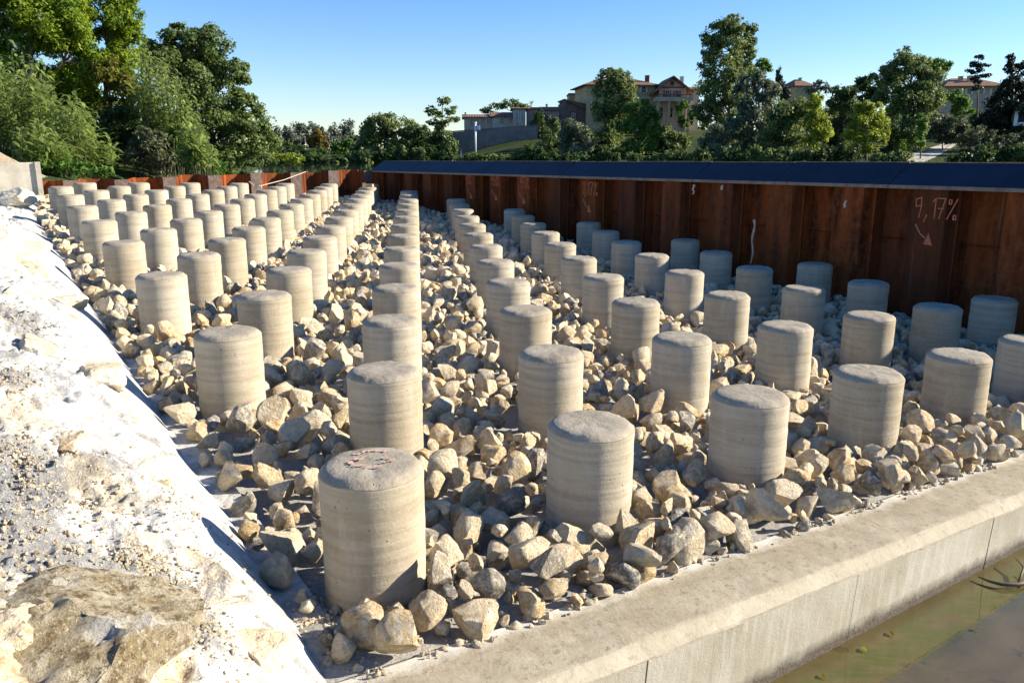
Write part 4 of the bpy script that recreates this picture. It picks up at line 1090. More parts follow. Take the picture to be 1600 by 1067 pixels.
# white depth-gauge mast in front of it
g0 = at(743, 239, 134)
gm = empty('gauge_mast', (g0[0], 134, g0[2] - .3)); tag(gm, 'pale grey mast standing in front of the grey retaining wall', 'mast')
b = MB(); b.tube([(0, 0, 0), (0, 0, 4.9)], .17, 8); b.build('pole', M['white_metal'], gm, True)
b = MB()
b.box(.22, .75, -.2, .2, 3.9, 4.6); b.build('instrument_box', M['white_metal'], gm)
b = MB(); b.tube([(0, 0, 4.9), (0, 0, 5.15)], .24, 8); b.build('pole_cap', M['white_metal'], gm)
g0 = at(720.5, 246, 120)
mk_ = empty('marker_post', (g0[0], 120, -1.2)); tag(mk_, 'thin red and white marker post at the foot of the grey retaining wall', 'marker post')
b = MB(); b.tube([(0, 0, 0), (0, 0, 1.3)], .07, 6); b.build('pole', M['white_paint'], mk_)
b = MB(); b.tube([(0, 0, 1.31), (0, 0, 1.75)], .085, 6); b.build('red_band', M['chalk'], mk_)
g0 = at(1402, 247, 100)
bo = empty('bollard', (g0[0], 100, -1.0)); tag(bo, 'short dark bollard above the blue cap beside the gravel track', 'bollard')
b = MB(); b.tube([(0, 0, 0), (0, 0, .75), (0, 0, .85)], [.36, .36, .22], 8); b.build('shaft', M['iron'], bo)
b = MB(); b.tube([(0, 0, .851), (0, 0, .98)], [.14, .1], 8); b.build('knob', M['iron'], bo)
g0 = at(1600, 181, 118)
vn = empty('site_cabin', (g0[0], 118, g0[2] - 1.4), -.3); tag(vn, 'white cabin corner with blue panel and yellow edge at the far right edge', 'cabin')
b = MB(); b.box(-1.2, 3.5, 0, 2.4, 0, 2.4); b.build('cabin_wall', M['white_paint'], vn)
b = MB(); b.box(-.7, 1.5, -.03, -.003, .5, 1.9); b.build('panel', M['blue'], vn)
b = MB(); b.box(-1.32, -1.21, -.05, .06, -.4, 2.45); b.build('edge_strip', M['amber'], vn)
b = MB(); b.box(-1.3, 3.6, -.1, 2.5, 2.41, 2.55); b.build('roof', M['white_metal'], vn)
for x in (-1.0, 3.2):
    b = MB(); b.box(x, x + .25, .2, 2.2, -1.5, -.003); b.build('footing', M['iron'], vn)

# ================================================================== TREES AND PLANTS
def leaves(C, Nn, size, rs, elong=1.5, droop=0.0):
    """rhombic leaf faces at centres C with rough normals Nn"""
    n = len(C); nr = Nn + rs.standard_normal((n, 3)) * .75
    nr /= np.linalg.norm(nr, axis=1)[:, None] + 1e-9
    t = rs.standard_normal((n, 3)); t[:, 2] -= droop; t -= (t * nr).sum(1)[:, None] * nr; t /= np.linalg.norm(t, axis=1)[:, None] + 1e-9
    b_ = np.cross(nr, t); s_ = size * rs.uniform(.6, 1.35, n)[:, None]
    V = np.stack([C - t * s_ * elong * .5, C + b_ * s_ * .42, C + t * s_ * elong * .5, C - b_ * s_ * .42], 1).reshape(-1, 3)
    return V, np.arange(4 * n).reshape(-1, 4)
NLEAF = [0]
def plant(name, label, cat, D, base, blobs, leaf, mat, trunk=.2, seed=1, dens=1.0, lsize=None, bark='bark', elong=1.5, clump=.30, droop=.3, group=None, fill=.62, stems=1, spread=0.0, ragged=.3, depth_j=.30):
    """base and blobs are given as seen from the camera at distance D and become real positions and radii there"""
    rs = np.random.default_rng(seed * 13 + 5)
    px1 = D / FPX
    B0 = at(base[0], base[1], D)
    root = empty(name, tuple(B0)); tag(root, label, cat, group)
    LV, LF, LT, n0 = [], [], [], 0; tips = []
    for bi, bl in enumerate(blobs):
        bx_, by_, rx = bl[0], bl[1], bl[2]; rz = bl[3] if len(bl) > 3 else rx
        R0 = np.array([rx, rx * .9, rz]) * px1
        c_ = at(bx_, by_, D) - B0; c_[1] += rs.uniform(-1, 1) * depth_j * R0[1] * (bi > 0)
        nc = max(9, int(16 * (.3 / clump) ** 1.6))
        u = rs.standard_normal((nc, 3)); u /= np.linalg.norm(u, axis=1)[:, None]
        rad = rs.uniform(.25, 1.0, nc) ** .45
        cc = c_ + u * rad[:, None] * R0 * (1 - clump * .55) * (1 + ragged * rs.uniform(-.5, .5, nc))[:, None]
        tips.append((c_, R0, cc))
        area = 4 * R0[0] * R0[2]
        nl = int(dens * 12 * area / (leaf * leaf * elong))
        wts = rs.dirichlet(np.full(nc, 3.0)); cnt = (wts * nl).astype(int)
        for k in range(nc):
            m = cnt[k]
            if m < 3: continue
            v = rs.standard_normal((m, 3)); v /= np.linalg.norm(v, axis=1)[:, None]
            r = rs.uniform(0, 1, m) ** fill
            sc_ = clump * 1.22 * R0 * rs.uniform(.75, 1.35)
            P = cc[k] + v * r[:, None] * sc_
            P[:, 2] -= droop * .25 * sc_[2] * (r ** 2) * (np.abs(v[:, 0]) + .2)
            V, F = leaves(P, v * .8 + u[k] * .5 + np.array([0, 0, .35]), leaf, rs, elong, droop)
            LV.append(V); LF.append(F + n0); n0 += len(V)
            tone_ = np.clip(.45 + .22 * rs.standard_normal() + .24 * rs.standard_normal(m), 0, 1)
            LT.append(np.repeat(tone_, 4))
    NLEAF[0] += n0 // 4
    obj('foliage', mesh('foliage', np.concatenate(LV), [np.concatenate(LF)], mat, False, {'tint': np.concatenate(LT)}), root)
    if trunk > 0:
        b = MB(); hs = max(t[0][2] for t in tips)
        for s_ in range(stems):
            dx, dy = (rs.uniform(-spread, spread), rs.uniform(-spread, spread) * .6) if stems > 1 else (0, 0)
            tx = tips[0][0]; npt = 7; pts = []
            top_ = max(tips, key=lambda t: t[0][2])[0]
            for k in range(npt):
                f = k / (npt - 1)
                pts.append(np.array([dx * (1 + f) + top_[0] * f ** 1.3 + .12 * math.sin(3 * f + seed), dy + top_[1] * f, (hs * .98) * f - 1.1 * (1 - f)]) + rs.uniform(-1, 1, 3) * trunk * .4 * (0 < k))
            b.tube(pts, [trunk * (1 - .86 * (k / (npt - 1))) * (1.25 if k == 0 else 1) for k in range(npt)], 7)
        tk = b.build('trunk', M[bark], root, True)
        lb = MB(); pts = np.array(pts)
        for c_, R0, cc in tips:
            f = np.clip((c_[2] - R0[2] * .8) / max(hs, .1), .12, .9); k = f * (npt - 1); i = int(min(k, npt - 2)); st = pts[i] * (1 - (k - i)) + pts[i + 1] * (k - i)
            md = (st + c_) / 2 + rs.uniform(-.1, .1, 3) * R0
            lb.tube([st, md, c_], [trunk * .42 * (1 - .5 * f), trunk * .30 * (1 - .5 * f), trunk * .16], 5)
            for q in cc[:: max(1, len(cc) // 7)]:
                lb.tube([c_ * .6 + md * .4, (c_ + q) / 2 + rs.uniform(-.06, .06, 3) * R0, q], [trunk * .2, trunk * .12, trunk * .05], 4)
        lb.build('limbs', M[bark], root, True)
    return root

# ---- left bank (about 30 to 45 m away)
plant('robinia_tree', 'tall yellow green feathery tree filling the upper left corner', 'tree', 36, (40, 268),
      [(20, 45, 60), (75, 30, 55), (-30, 10, 60), (30, 120, 62), (110, 85, 45), (-20, 150, 60), (70, 165, 50), (60, -30, 60), (110, 20, 40)], .09, M['robinia'], .22, 1, 1.1, clump=.26, droop=.6, elong=1.9)
plant('robinia_tree', 'feathery tree arching right above the reeds, tips yellowing', 'tree', 37.5, (165, 270),
      [(160, 25, 48, 38), (205, 30, 24, 22), (150, 75, 55), (195, 95, 30, 30), (215, 60, 15, 14), (130, -10, 45), (170, -12, 30), (190, 8, 24, 16), (120, 130, 45), (185, 125, 28, 28)], .085, M['robinia'], .2, 2, 1.05, clump=.25, droop=.6, elong=1.9)
plant('robinia_tree', 'smaller yellowing feathery tree behind the dark bush', 'tree', 36.5, (195, 270),
      [(195, 140, 30, 32), (215, 165, 26, 26), (180, 175, 25), (225, 150, 18, 14), (170, 110, 26)], .095, M['robinia_dry'], .12, 3, .95, clump=.26, droop=.6, elong=1.9)
plant('alder_tree', 'large dark green alder leaning over the river at the left', 'tree', 43, (320, 272),
      [(288, 75, 38, 36), (330, 75, 36, 36), (250, 90, 30, 28), (300, 125, 62, 45), (360, 120, 34, 34), (340, 165, 64, 40), (385, 165, 26, 24), (395, 195, 34, 22), (310, 200, 55, 45), (370, 215, 52, 32), (405, 225, 30, 22), (355, 245, 55, 24), (275, 105, 30, 30), (290, 52, 22, 16), (325, 50, 16, 12), (412, 205, 16, 9), (235, 85, 22, 18)],
      .12, M['alder'], .22, 4, 1.15, clump=.24, elong=1.3, droop=.1, ragged=.5, stems=3, spread=.4)
plant('dark_bush', 'dense dark green bush between the two reed clumps', 'bush', 34.5, (185, 275), [(165, 200, 38, 35), (150, 235, 40, 30), (185, 230, 35, 35), (195, 190, 30, 30)], .10, M['bush_dark'], .06, 5, 1.1, clump=.3)
plant('tamarisk_shrub', 'grey green twiggy shrub in front of the dark bush, behind the piling', 'shrub', 32, (235, 278), [(230, 232, 36, 28), (205, 250, 28, 22), (258, 250, 28, 24), (235, 215, 24, 16)], .07, M['bush_grey'], .04, 6, .9, clump=.3, elong=3.5, stems=5, spread=.5)
plant('nettle_bush', 'low bright green bush at the waterside below the alder', 'bush', 33, (305, 276), [(290, 245, 34, 24), (315, 252, 30, 20), (275, 225, 26, 22), (338, 262, 18, 11)], .09, M['bush_bright'], .03, 7, 1.0, clump=.3, elong=2.4)
plant('nettle_bush', 'low leafy fringe of bright weeds behind the piling at the left', 'bush', 26.5, (100, 278), [(75, 262, 24, 16), (105, 262, 26, 16), (135, 266, 24, 13), (60, 250, 16, 16), (165, 268, 20, 11)], .06, M['bush_bright'], .02, 8, .9, clump=.3, elong=2.6)
plant('dark_bush', 'dark undergrowth behind the reeds at the left edge', 'bush', 38, (60, 272), [(20, 215, 60, 50), (80, 215, 55, 50), (120, 190, 45, 40), (-10, 180, 40, 40)], .14, M['bush_dark'], .05, 9, .8, clump=.35)

plant('dark_bush', 'dark green tree mass behind the reeds, under the two feathery trees', 'bush', 39.5, (150, 272), [(120, 150, 45, 45), (170, 190, 45, 40), (215, 200, 40, 40), (100, 230, 60, 40), (200, 245, 50, 30), (250, 235, 40, 34), (40, 150, 50, 50)], .13, M['bush_dark'], .1, 11, .9, clump=.36)
plant('fig_bush', 'mid green leafy bush between the feathery tree and the alder', 'bush', 36, (262, 274), [(262, 215, 26, 26), (245, 190, 20, 24), (285, 240, 24, 24), (250, 245, 26, 24)], .10, M['ash'], .05, 12, 1.0, clump=.32)
def reeds(label, D, x0, x1, yb, ytops, n, seed, depth=2.2):
    rs = np.random.default_rng(seed); root = empty('reed_clump', tuple(at((x0 + x1) / 2, yb, D))); B0 = np.array(root.location)
    tag(root, label, 'reeds', 'clumps of giant cane on the left bank')
    st = MB(); LV, LF, LT, n0 = [], [], [], 0
    for k in range(n):
        if k % 6 == 0: ctr = rs.uniform(x0, x1)
        px_ = float(np.clip(ctr + rs.normal(0, 5), x0, x1)); d = D + rs.uniform(-.5, 1) * depth
        g = at(px_, yb, d); g[2] = B0[2]
        yt = np.interp(px_, *ytops) + rs.uniform(-12, 60) * (1 if rs.random() < .75 else 1.7)
        zt = at(px_, yt, d)[2]; Hh = max(1.0, zt - g[2]); az = rs.uniform(0, 6.28); lean = rs.uniform(.01, .07) * Hh
        ld = np.array([math.cos(az) + .35, math.sin(az) * .6, 0])
        pts = [g - B0 + ld * lean * f ** 2 + np.array([0, 0, Hh * f]) for f in (0, .33, .66, 1)]
        st.tube(pts, [.018, .015, .011, .004], 4, caps=False)
        nl = 13
        for q in range(nl):
            f = .30 + .70 * (q + rs.uniform(0, .7)) / nl
            p0 = g - B0 + ld * lean * f ** 2 + np.array([0, 0, Hh * f]); a2 = az + q * 2.4 + rs.uniform(-.5, .5); L = rs.uniform(.40, .75) * (1 - .35 * max(0, f - .8) / .2)
            hd = np.array([math.cos(a2), math.sin(a2), 0]); wd = np.array([-hd[1], hd[0], 0.25]); wd /= np.linalg.norm(wd)
            up = rs.uniform(.45, 1.3); dr = rs.uniform(-.25, .35)
            pr_ = [p0 + hd * L * t_ * .72 + np.array([0, 0, L * (up * t_ - (dr + up * .8) * t_ ** 2.3)]) for t_ in (0, .33, .66, 1)]
            ww = np.array([.022, .050, .036, .002]) * rs.uniform(.8, 1.3)
            V = np.concatenate([[p - wd * w_, p + wd * w_] for p, w_ in zip(pr_, ww)])
            F = np.array([(2 * i, 2 * i + 1, 2 * i + 3, 2 * i + 2) for i in range(3)])
            LV.append(V); LF.append(F + n0); n0 += 8; LT.append(np.full(8, np.clip(.5 + .3 * rs.standard_normal(), 0, 1)))
    st.build('stems', M['bush_grey'], root)
    obj('leaf_blades', mesh('leaf_blades', np.concatenate(LV), [np.concatenate(LF)], M['cane'], True, {'tint': np.concatenate(LT)}), root)
    for o_ in root.children:
        if o_.name.startswith('stems'): o_.data.attributes.new('tint', 'FLOAT', 'POINT')
reeds('tall giant cane thicket with arching pale blades at the left edge', 31, -30, 100, 272, ([-30, 0, 40, 60, 85, 100], [130, 115, 72, 85, 110, 140]), 150, 31)
reeds('tall giant cane thicket standing in front of the alder', 33.5, 225, 312, 274, ([225, 240, 262, 285, 312], [95, 80, 92, 110, 150]), 115, 32, 1.6)
reeds('shorter arching cane clump in front of the dark bush, left of the shrub', 29.5, 88, 178, 276, ([88, 105, 135, 150, 178], [150, 160, 155, 185, 205]), 80, 33, 1.5)
reeds('leaning bright cane clump beside the shrub, in front of the alder trunk', 29.8, 268, 335, 276, ([268, 290, 310, 335], [190, 195, 205, 235]), 55, 35, 1.3)
reeds('low leaning cane clump close behind the piling at far left', 27, 40, 125, 278, ([40, 70, 100, 125], [205, 195, 215, 235]), 50, 34, 1.0)
plant('willow_bush', 'low pale willow bush on the river spit below the alder', 'bush', 62, (455, 257), [(448, 247, 22, 9), (465, 248, 14, 8), (430, 246, 18, 9)], .16, M['yellow'], .05, 10, .8, clump=.35)

plant('dark_bush', 'dark low bush overhanging the river below the right edge of the alder', 'bush', 58, (410, 260), [(395, 248, 22, 13), (420, 250, 18, 11), (375, 252, 20, 12), (355, 256, 18, 10)], .14, M['alder'], .05, 13, 1.0, clump=.34)
# ---- far bank
far = []
for k, (x, yt, r) in enumerate([(430, 196, 15), (447, 194, 12), (466, 191, 14), (487, 192, 12), (505, 195, 13), (522, 194, 12), (541, 190, 13), (415, 200, 15), (552, 206, 9), (458, 200, 14), (497, 202, 14), (530, 204, 12)]):
    plant('poplar_tree', 'silvery poplar, %s in the hazy row behind the river' % ['second from left', 'third from left', 'fourth from left', 'fifth from left', 'sixth from left', 'third from right', 'second from right', 'leftmost, half hidden by the alder,', 'rightmost and lowest', 'short one left of centre', 'short one right of centre', 'short one near the right end'][k], 'tree', 185 + (k % 4) * 4, (x, 250),
          [(x, yt + r, r, r * 1.15), (x + 2, yt + r * 2.4, r * .95, r * 1.2), (x - 3, yt + r * 1.9, r * .8, r), (x, 236, r * .9, 14)], .42, M['poplar_grey'], .25, 40 + k, .75, bark='bark_pale', clump=.34, group='silver poplars across the river')
plant('amber_tree', 'yellowing tree in front of the silver poplars across the river', 'tree', 165, (496, 250), [(497, 214, 13, 12), (488, 222, 11, 11), (505, 225, 10, 10)], .38, M['amber'], .2, 60, .9)
plant('round_tree', 'rounded sunlit green tree on the far shore, right of the yellowing one', 'tree', 160, (538, 252), [(540, 228, 15, 14), (532, 234, 12, 12), (525, 230, 10, 10)], .36, M['bush_bright'], .2, 61, .9)
for k, (x, bl, lab) in enumerate([
    (440, [(440, 235, 26, 16), (470, 238, 22, 14), (425, 232, 18, 16)], 'dark low willows on the far shore under the silver poplars'),
    (500, [(500, 242, 26, 12), (525, 244, 20, 10), (480, 240, 16, 12)], 'dark shaded bush on the far shore under the yellowing tree'),
    (565, [(565, 240, 20, 13), (585, 240, 20, 13), (553, 240, 10, 10)], 'dark shaded bush at the foot of the broad dark tree')]):
    plant('dark_bush', lab, 'bush', 158, (x, 256), bl, .40, M['bush_dark'], .1, 65 + k, .9, clump=.34)
plant('oak_tree', 'broad dark round tree across the river, left of the houses', 'tree', 140, (600, 250), [(600, 195, 32, 18), (575, 205, 20, 18), (630, 200, 22, 16), (600, 222, 40, 22), (645, 205, 14, 14), (570, 228, 20, 18)], .34, M['ash'], .35, 70, 1.0)
plant('oak_tree', 'dark tree mass right of the broad round tree', 'tree', 138, (645, 250), [(640, 222, 28, 22), (660, 215, 20, 20), (670, 232, 22, 18), (625, 238, 24, 14)], .34, M['bush_dark'], .3, 71, 1.0)
plant('sparse_tree', 'thin open crowned tree standing above the bushes left of the houses', 'tree', 134, (690, 248), [(672, 172, 13, 7), (692, 158, 12, 8), (683, 180, 18, 7), (706, 172, 12, 8), (698, 190, 16, 8), (712, 186, 8, 6), (675, 190, 10, 6), (690, 205, 16, 12)], .28, M['ash'], .24, 72, .62, clump=.3, ragged=.5)
plant('dark_bush', 'dark evergreen mass beneath the thin open crowned tree', 'bush', 133, (690, 250), [(688, 222, 24, 20), (705, 230, 16, 18), (672, 236, 20, 14), (690, 240, 24, 10)], .34, M['bush_dark'], .15, 73, 1.0)
plant('garden_tree', 'tree top showing behind the red roofs', 'tree', 175, (800, 200), [(778, 166, 14, 7), (800, 162, 16, 8), (822, 164, 12, 8), (760, 172, 12, 6)], .36, M['ash'], .25, 74, .8)
plant('ivy', 'dark ivy climbing over the ruined gable', 'ivy', 139.5, (845, 240), [(843, 188, 10, 20), (838, 212, 13, 22), (852, 215, 14, 22), (845, 232, 22, 12)], .30, M['bush_dark'], .1, 75, 1.0)
plant('bush', 'mixed green bush on the bank right of the ruined gable', 'bush', 130, (865, 246), [(868, 196, 11, 16), (862, 218, 18, 18), (850, 236, 24, 14), (880, 232, 16, 14)], .30, M['ash'], .12, 76, .95)
plant('willow_shrub', 'rounded silvery willow shrub below the outbuilding', 'shrub', 124, (897, 247), [(893, 200, 18, 14), (905, 212, 20, 18), (885, 218, 16, 18), (900, 234, 26, 12), (922, 222, 12, 14)], .26, M['willow'], .14, 77, 1.0, elong=2.2)
plant('lime_tree', 'tall bushy green tree standing in front of the golden villa', 'tree', 128, (960, 247), [(955, 122, 22, 16), (975, 132, 20, 18), (942, 140, 18, 18), (965, 158, 30, 22), (945, 175, 22, 22), (980, 180, 22, 20), (955, 205, 26, 22), (940, 228, 22, 16)], .29, M['ash'], .4, 78, 1.05)
plant('lime_tree', 'lower rounded tree right of the tall one before the villa', 'tree', 122, (1000, 247), [(998, 172, 24, 18), (1012, 182, 20, 18), (990, 195, 24, 20), (1015, 205, 20, 18), (1000, 225, 28, 18), (980, 232, 18, 14), (1026, 212, 9, 12)], .27, M['bush_bright'], .25, 79, .8)
plant('dark_bush', 'dark shaded thicket under the two villa trees', 'bush', 126, (970, 250), [(950, 238, 22, 11), (985, 240, 28, 10), (1018, 238, 16, 11), (1035, 228, 12, 14)], .3, M['bush_dark'], .1, 80, 1.0)
plant('vine', 'bright vine hanging from the balcony of the gabled house', 'vine', 136, (1062, 215), [(1070, 163, 9, 7), (1060, 172, 8, 8), (1064, 190, 6, 10), (1076, 192, 9, 8), (1082, 178, 7, 9)], .26, M['bush_bright'], .05, 81, .9)
plant('silver_shrub', 'silvery shrub on the bank, left of the tall poplar', 'shrub', 112, (1115, 247), [(1115, 206, 18, 14), (1120, 222, 22, 16), (1104, 226, 14, 14), (1128, 236, 16, 10)], .24, M['willow'], .1, 82, 1.0, elong=2.2)
plant('poplar_tree', 'tallest tree, an open crowned poplar rising right of the gabled house', 'tree', 122, (1135, 246), [(1130, 45, 24, 20), (1150, 38, 22, 18), (1115, 62, 20, 18), (1165, 55, 18, 18), (1140, 75, 38, 24), (1105, 95, 20, 20), (1172, 80, 14, 20), (1130, 110, 40, 26), (1165, 112, 20, 18), (1120, 145, 36, 28), (1150, 160, 30, 26), (1105, 170, 26, 22), (1135, 195, 34, 24), (1120, 222, 30, 20)], .29, M['ash'], .45, 83, .85, bark='bark_pale', ragged=.45, clump=.26)
plant('willow_tree', 'silver grey willow at the right foot of the tallest poplar', 'tree', 116, (1190, 246), [(1165, 140, 20, 22), (1185, 128, 16, 18), (1205, 140, 18, 18), (1170, 175, 28, 26), (1200, 165, 24, 22), (1150, 200, 24, 22), (1185, 205, 26, 22), (1160, 228, 20, 16)], .27, M['willow'], .35, 84, 1.0, elong=2.0)
plant('catalpa_tree', 'dark green broadleaf top showing beside the tallest poplar', 'tree', 150, (1195, 200), [(1190, 98, 13, 10), (1200, 106, 10, 8), (1185, 112, 14, 12)], .34, M['bush_bright'], .25, 85, .8)
plant('cypress_tree', 'small dark pointed conifer beside the golden house', 'tree', 168, (1217, 200), [(1217, 112, 4, 9), (1217, 124, 7, 9), (1218, 140, 12, 14), (1225, 150, 12, 14)], .30, M['pine'], .2, 86, 1.1, clump=.35)
plant('dark_thicket', 'wide grey green thicket beside the tallest poplar', 'thicket', 112, (1235, 248), [(1225, 180, 30, 22), (1255, 178, 28, 22), (1210, 205, 28, 24), (1240, 208, 34, 26), (1225, 232, 36, 16), (1262, 228, 22, 18), (1190, 234, 22, 14)], .25, M['ash'], .2, 87, 1.0)
plant('young_poplar', 'slender bright green young poplar right of the thicket', 'tree', 108, (1275, 248), [(1275, 156, 13, 14), (1270, 172, 18, 16), (1285, 178, 15, 14), (1275, 195, 22, 18), (1290, 205, 14, 16), (1275, 222, 22, 16)], .24, M['yellow'], .16, 88, .8)
plant('garden_tree', 'pale tree top behind the young poplar', 'tree', 160, (1278, 200), [(1280, 134, 12, 10), (1270, 140, 12, 10), (1290, 142, 10, 9)], .36, M['poplar_grey'], .2, 89, .6)
plant('evergreen_oak', 'dark evergreen tree between the young poplar and the yellow tree', 'tree', 132, (1318, 240), [(1315, 142, 18, 16), (1330, 152, 16, 16), (1310, 165, 22, 20), (1325, 190, 24, 24), (1310, 215, 22, 18)], .3, M['bush_dark'], .3, 90, 1.0)
plant('evergreen_oak', 'dark tree between the evergreen and the big ash', 'tree', 136, (1350, 240), [(1348, 128, 13, 12), (1362, 124, 12, 11), (1352, 145, 20, 18), (1375, 150, 18, 18)], .3, M['bush_dark'], .3, 91, 1.0)
plant('yellow_tree', 'small sunlit yellow green tree on the bank beside the track', 'tree', 104, (1355, 248), [(1352, 172, 18, 14), (1368, 176, 16, 14), (1345, 190, 20, 16), (1372, 195, 18, 16), (1335, 208, 16, 14), (1358, 210, 26, 16), (1380, 212, 10, 14), (1350, 228, 26, 14)], .22, M['yellow'], .18, 92, .95)
plant('ash_tree', 'big rounded grey green ash towering right of the yellow tree', 'tree', 128, (1425, 240), [(1420, 92, 24, 18), (1440, 105, 22, 20), (1400, 108, 24, 20), (1380, 118, 18, 16), (1425, 128, 40, 26), (1455, 130, 20, 24), (1395, 150, 30, 26), (1440, 158, 34, 26), (1415, 180, 34, 22), (1465, 155, 12, 20)], .29, M['ash'], .45, 93, 1.05)
plant('umbrella_pine', 'round topped umbrella pine behind the big ash', 'tree', 158, (1468, 200), [(1462, 100, 14, 9), (1476, 104, 11, 9), (1466, 108, 16, 8)], .26, M['bush_bright'], .25, 94, 1.6, clump=.4)
plant('garden_tree', 'bright rounded garden tree in front of the far right villa', 'tree', 130, (1500, 230), [(1498, 162, 16, 12), (1490, 150, 18, 10), (1510, 160, 10, 12), (1500, 176, 16, 14)], .28, M['bush_bright'], .2, 95, .9)
plant('cedar_tree', 'open dark conifer with layered branches beside the far right villa', 'tree', 138, (1525, 215), [(1530, 90, 8, 5), (1524, 100, 12, 5), (1536, 104, 11, 5), (1522, 112, 13, 5), (1535, 118, 12, 5), (1526, 126, 13, 5), (1524, 138, 10, 5)], .26, M['pine'], .2, 96, .9, clump=.34)
plant('dark_conifer', 'tall near black conifer mass at the right edge', 'tree', 120, (1590, 235), [(1580, 92, 7, 8), (1575, 108, 12, 10), (1596, 108, 14, 12), (1580, 130, 24, 18), (1605, 140, 24, 24), (1565, 155, 22, 20), (1590, 175, 36, 26), (1555, 185, 24, 22), (1580, 205, 36, 20), (1540, 190, 18, 18)], .3, M['black_green'], .4, 97, 1.1)
plant('vine_pillar', 'upright leafy vine covered trunk left of the track', 'vine', 106, (1440, 246), [(1442, 188, 8, 12), (1441, 205, 9, 12), (1437, 220, 10, 10)], .22, M['bush_bright'], .12, 98, 1.0)
plant('dark_thicket', 'brown grey thicket between the yellow tree and the track', 'thicket', 110, (1410, 246), [(1400, 200, 22, 18), (1425, 200, 20, 20), (1405, 222, 20, 18), (1430, 226, 18, 14), (1392, 236, 16, 10)], .24, M['bush_dark'], .12, 99, .9)
plant('dark_thicket', 'grey brown thicket right of the track head', 'thicket', 124, (1475, 232), [(1465, 195, 26, 16), (1490, 200, 22, 16), (1470, 212, 22, 14), (1500, 212, 18, 16)], .28, M['bush_grey'], .12, 100, .9)
plant('shrub', 'sprawling green shrubs on the slope right of the track', 'shrub', 112, (1530, 246), [(1515, 218, 20, 14), (1535, 212, 20, 14), (1550, 225, 22, 14), (1520, 234, 18, 9), (1575, 225, 22, 16), (1600, 222, 20, 18)], .25, M['bush_grey'], .1, 101, .9)
plant('willow_sapling', 'small bright sapling at the foot of the yellow tree', 'sapling', 102, (1412, 247), [(1412, 228, 7, 10), (1409, 238, 8, 7)], .2, M['bush_bright'], .05, 102, .8)
plant('bramble', 'low olive bramble at the foot of the thicket', 'bush', 106, (1200, 249), [(1190, 240, 16, 7), (1215, 242, 18, 6), (1300, 240, 18, 7), (1325, 241, 16, 6), (1245, 243, 20, 5)], .2, M['bush_grey'], .04, 103, .8)
BACK = [(1075, 200, 150, 'behind the vine at the gabled house'), (1105, 190, 160, 'behind the silvery shrub'), (1240, 165, 165, 'below the golden house'), (1295, 165, 150, 'behind the young poplar, left'), (1330, 150, 160, 'behind the yellow tree'), (1365, 170, 150, 'at the left foot of the big ash'), (1460, 180, 150, 'at the right foot of the big ash'),
        (1490, 185, 146, 'below the far right villa, left'), (1525, 175, 150, 'below the far right villa, middle'), (1555, 170, 142, 'below the far right villa, right'), (1600, 165, 150, 'behind the black conifer'), (690, 205, 150, 'behind the sparse tree'), (1030, 205, 140, 'below the balcony columns'), (920, 200, 138, 'below the dark outbuilding'), (655, 205, 158, 'behind the broad oak, right'), (1410, 195, 140, 'under the big ash crown')]
for k, (x, yt, D, where) in enumerate(BACK):
    plant('background_tree', 'dense dark tree ' + where, 'tree', D, (x, 246), [(x, yt + 16, 22, 16), (x - 14, yt + 32, 20, 18), (x + 14, yt + 30, 20, 18), (x, yt + 52, 30, 20)], .36, M['bush_dark'] if k % 3 else M['ash'], .25, 300 + k, .9, clump=.36, group='dark trees on the far slope')
HEDGE = [(728, 103, 240, 'at the foot of the grey wall, left of the mast'), (765, 104, 239, 'at the foot of the grey wall, right of the mast'), (835, 103, 228, 'under the ruined gable'), (435, 98, 240, 'at the left end of the far shore, beside the spit'), (470, 100, 240, 'on the far shore under the left poplars'), (510, 99, 238, 'on the far shore under the amber tree'), (550, 100, 236, 'on the far shore under the sunlit round tree'),
         (592, 101, 232, 'on the far shore under the broad oak'), (635, 101, 230, 'on the far shore right of the broad oak'), (678, 102, 230, 'on the far shore below the sparse tree'),
         (800, 104, 243, 'low on the bank in front of the grey wall'), (870, 103, 234, 'at the water edge below the willow shrub'), (935, 104, 236, 'low in front of the villa trees, left'), (1010, 103, 236, 'low in front of the villa trees, right'),
         (1075, 103, 232, 'below the vine and balcony'), (1145, 102, 232, 'around the foot of the tallest poplar'), (1200, 101, 228, 'at the left foot of the wide thicket'), (1255, 101, 228, 'at the right foot of the wide thicket'), (1312, 102, 226, 'left of the small yellow tree'), (1395, 103, 232, 'right of the small yellow tree'),
         (1515, 103, 234, 'on the slope right of the track'), (1565, 104, 228, 'on the slope near the right edge'), (1610, 104, 224, 'at the right edge below the white cabin')]
for k, (x, D, yt, where) in enumerate(HEDGE):
    left = x < 700; D -= 3; yb = 258 if left else 254
    bl = []
    r_ = random.Random(k)
    for q in range(6):
        xx = x - 26 + 10.5 * q; yy = yt + r_.uniform(-3, 8); bl.append((xx, (yy + yb) / 2 + 2, 11, max(4, (yb - yy) / 2 + 2)))
    plant('hedge_bush', 'dark leafy bush ' + where, 'bush', D, (x, yb), bl, .25, M['bush_dark'] if (left or k % 3 != 1) else M['ash'], .05, 200 + k, .9, clump=.36, group='dark bushes lining the far bank')
plant('dark_bush', 'dark bush hiding the foot of the balcony columns', 'bush', 126, (1050, 248), [(1040, 214, 18, 16), (1066, 222, 18, 16), (1050, 236, 26, 12)], .28, M['ash'], .1, 104, 1.0)
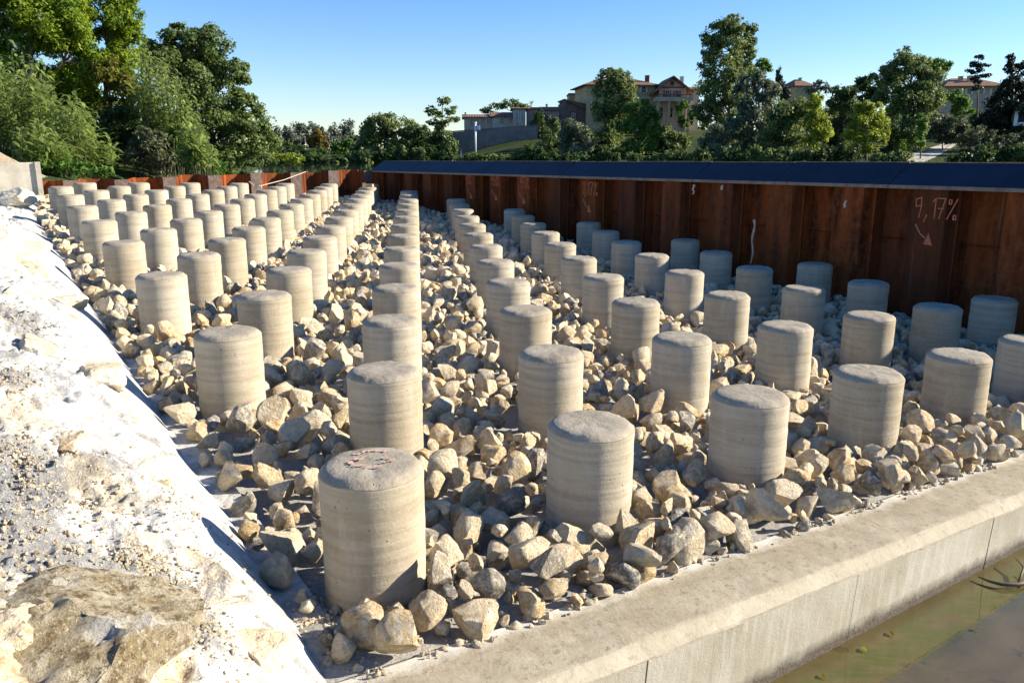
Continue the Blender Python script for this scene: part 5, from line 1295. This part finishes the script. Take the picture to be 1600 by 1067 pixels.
# long grass on the far bank verge
rs = np.random.default_rng(77)
n = 26000; xs = rs.uniform(-30, 75, n); ys = 98 + rs.random(n) ** 1.6 * 22
keep = fbm(np.stack([xs * .13, ys * .2, xs * 0], -1), 3) > .06
xs, ys = xs[keep], ys[keep]; n = len(xs)
zz = np.array([far_prof(x, y) for x, y in zip(xs, ys)]) - .05
hgt = rs.uniform(.08, .32, n); dx = rs.uniform(-.25, .25, n)
Pg = np.stack([np.stack([xs - .10, ys, zz], 1), np.stack([xs + .10, ys + rs.uniform(-.1, .1, n), zz], 1), np.stack([xs + dx, ys, zz + hgt], 1)], 1).reshape(-1, 3)
g = obj('verge_grass', mesh('verge_grass', Pg, [np.arange(3 * n).reshape(-1, 3)], M['grass'], False, {'tint': np.repeat(np.clip(.5 + .3 * rs.standard_normal(n), 0, 1), 3)}))
tag(g, 'long bright grass along the far bank verge above the blue cap', 'grass', kind='stuff')

# ================================================================== SMALL THINGS
# rope looped over the back piling
rt = empty('rope', tuple(at(403, 286, 23.3))); tag(rt, 'pale slack rope tied along the rusty back piling', 'rope'); B0 = np.array(rt.location)
a_, b_, c_ = at(478, 268.5, 25.0) - B0, at(405, 291, 22.6) - B0, at(389, 284, 22.7) - B0
b = MB(); b.tube([a_, a_ * .5 + b_ * .5 + np.array([0, 0, -.04]), b_], .010, 6); b.build('taut_length', M['rope'], rt)
b = MB(); b.tube([b_, b_ * .5 + c_ * .5 + np.array([0, 0, -.05]), c_], .013, 6); b.build('short_length', M['rope'], rt)
b = MB(); b.tube([b_ + np.array([.06 * math.cos(t_), .02, .08 * math.sin(t_) - .06]) for t_ in np.linspace(0, 6.0, 12)], .013, 6); b.build('knot_loop', M['rope'], rt)
# driftwood in the shallow water and a few floating leaves
def pool(x, y): r = ray(x, y); return r * (-2.685 / r[2])
ds = empty('driftwood', tuple(pool(1570, 914))); tag(ds, 'dark wet driftwood branch lying in the shallow water at the right edge', 'branch'); B0 = np.array(ds.location)
pts = [pool(x, y) - B0 + np.array([0, 0, .02]) for x, y in [(1528, 905), (1545, 912), (1565, 917), (1590, 917), (1625, 908)]]
b = MB(); b.tube(pts, [.004, .009, .012, .014, .016], 7); b.build('stem', M['stick'], ds, True)
b = MB(); b.tube([pts[3], pool(1598, 897) - B0 + np.array([0, 0, .05]), pool(1585, 884) - B0 + np.array([0, 0, .06])], [.009, .007, .003], 6); b.build('twig', M['stick'], ds, True)
rs = np.random.default_rng(5)
for k, (x, y, s_, lab) in enumerate([(1392, 990, .025, 'yellow curled leaf floating by the green weed'), (1285, 1056, .02, 'pale floating leaf nearest the sill corner'), (1524, 983, .02, 'tiny pale leaf floating in the middle of the muddy water'), (1350, 1015, .025, 'small olive leaf caught in the green weed')]):
    P = pool(x, y); V = np.array([(-s_, 0, .004), (-s_ * .3, s_ * .45, .012), (s_ * .5, s_ * .4, .01), (s_, 0, .004), (s_ * .4, -s_ * .45, .012), (-s_ * .4, -s_ * .4, .01), (0, 0, .002)])
    o = obj('leaf', mesh('leaf', V, [np.array([(i, (i + 1) % 6, 6) for i in range(6)])], M['amber'] if k != 3 else M['yellow'])); o.data.attributes.new('tint', 'FLOAT', 'POINT').data.foreach_set('value', np.full(7, .9, np.float32))
    o.location = P; o.rotation_euler = (0, 0, rs.uniform(0, 6)); tag(o, lab, 'leaf')
print('leaf faces', NLEAF[0])
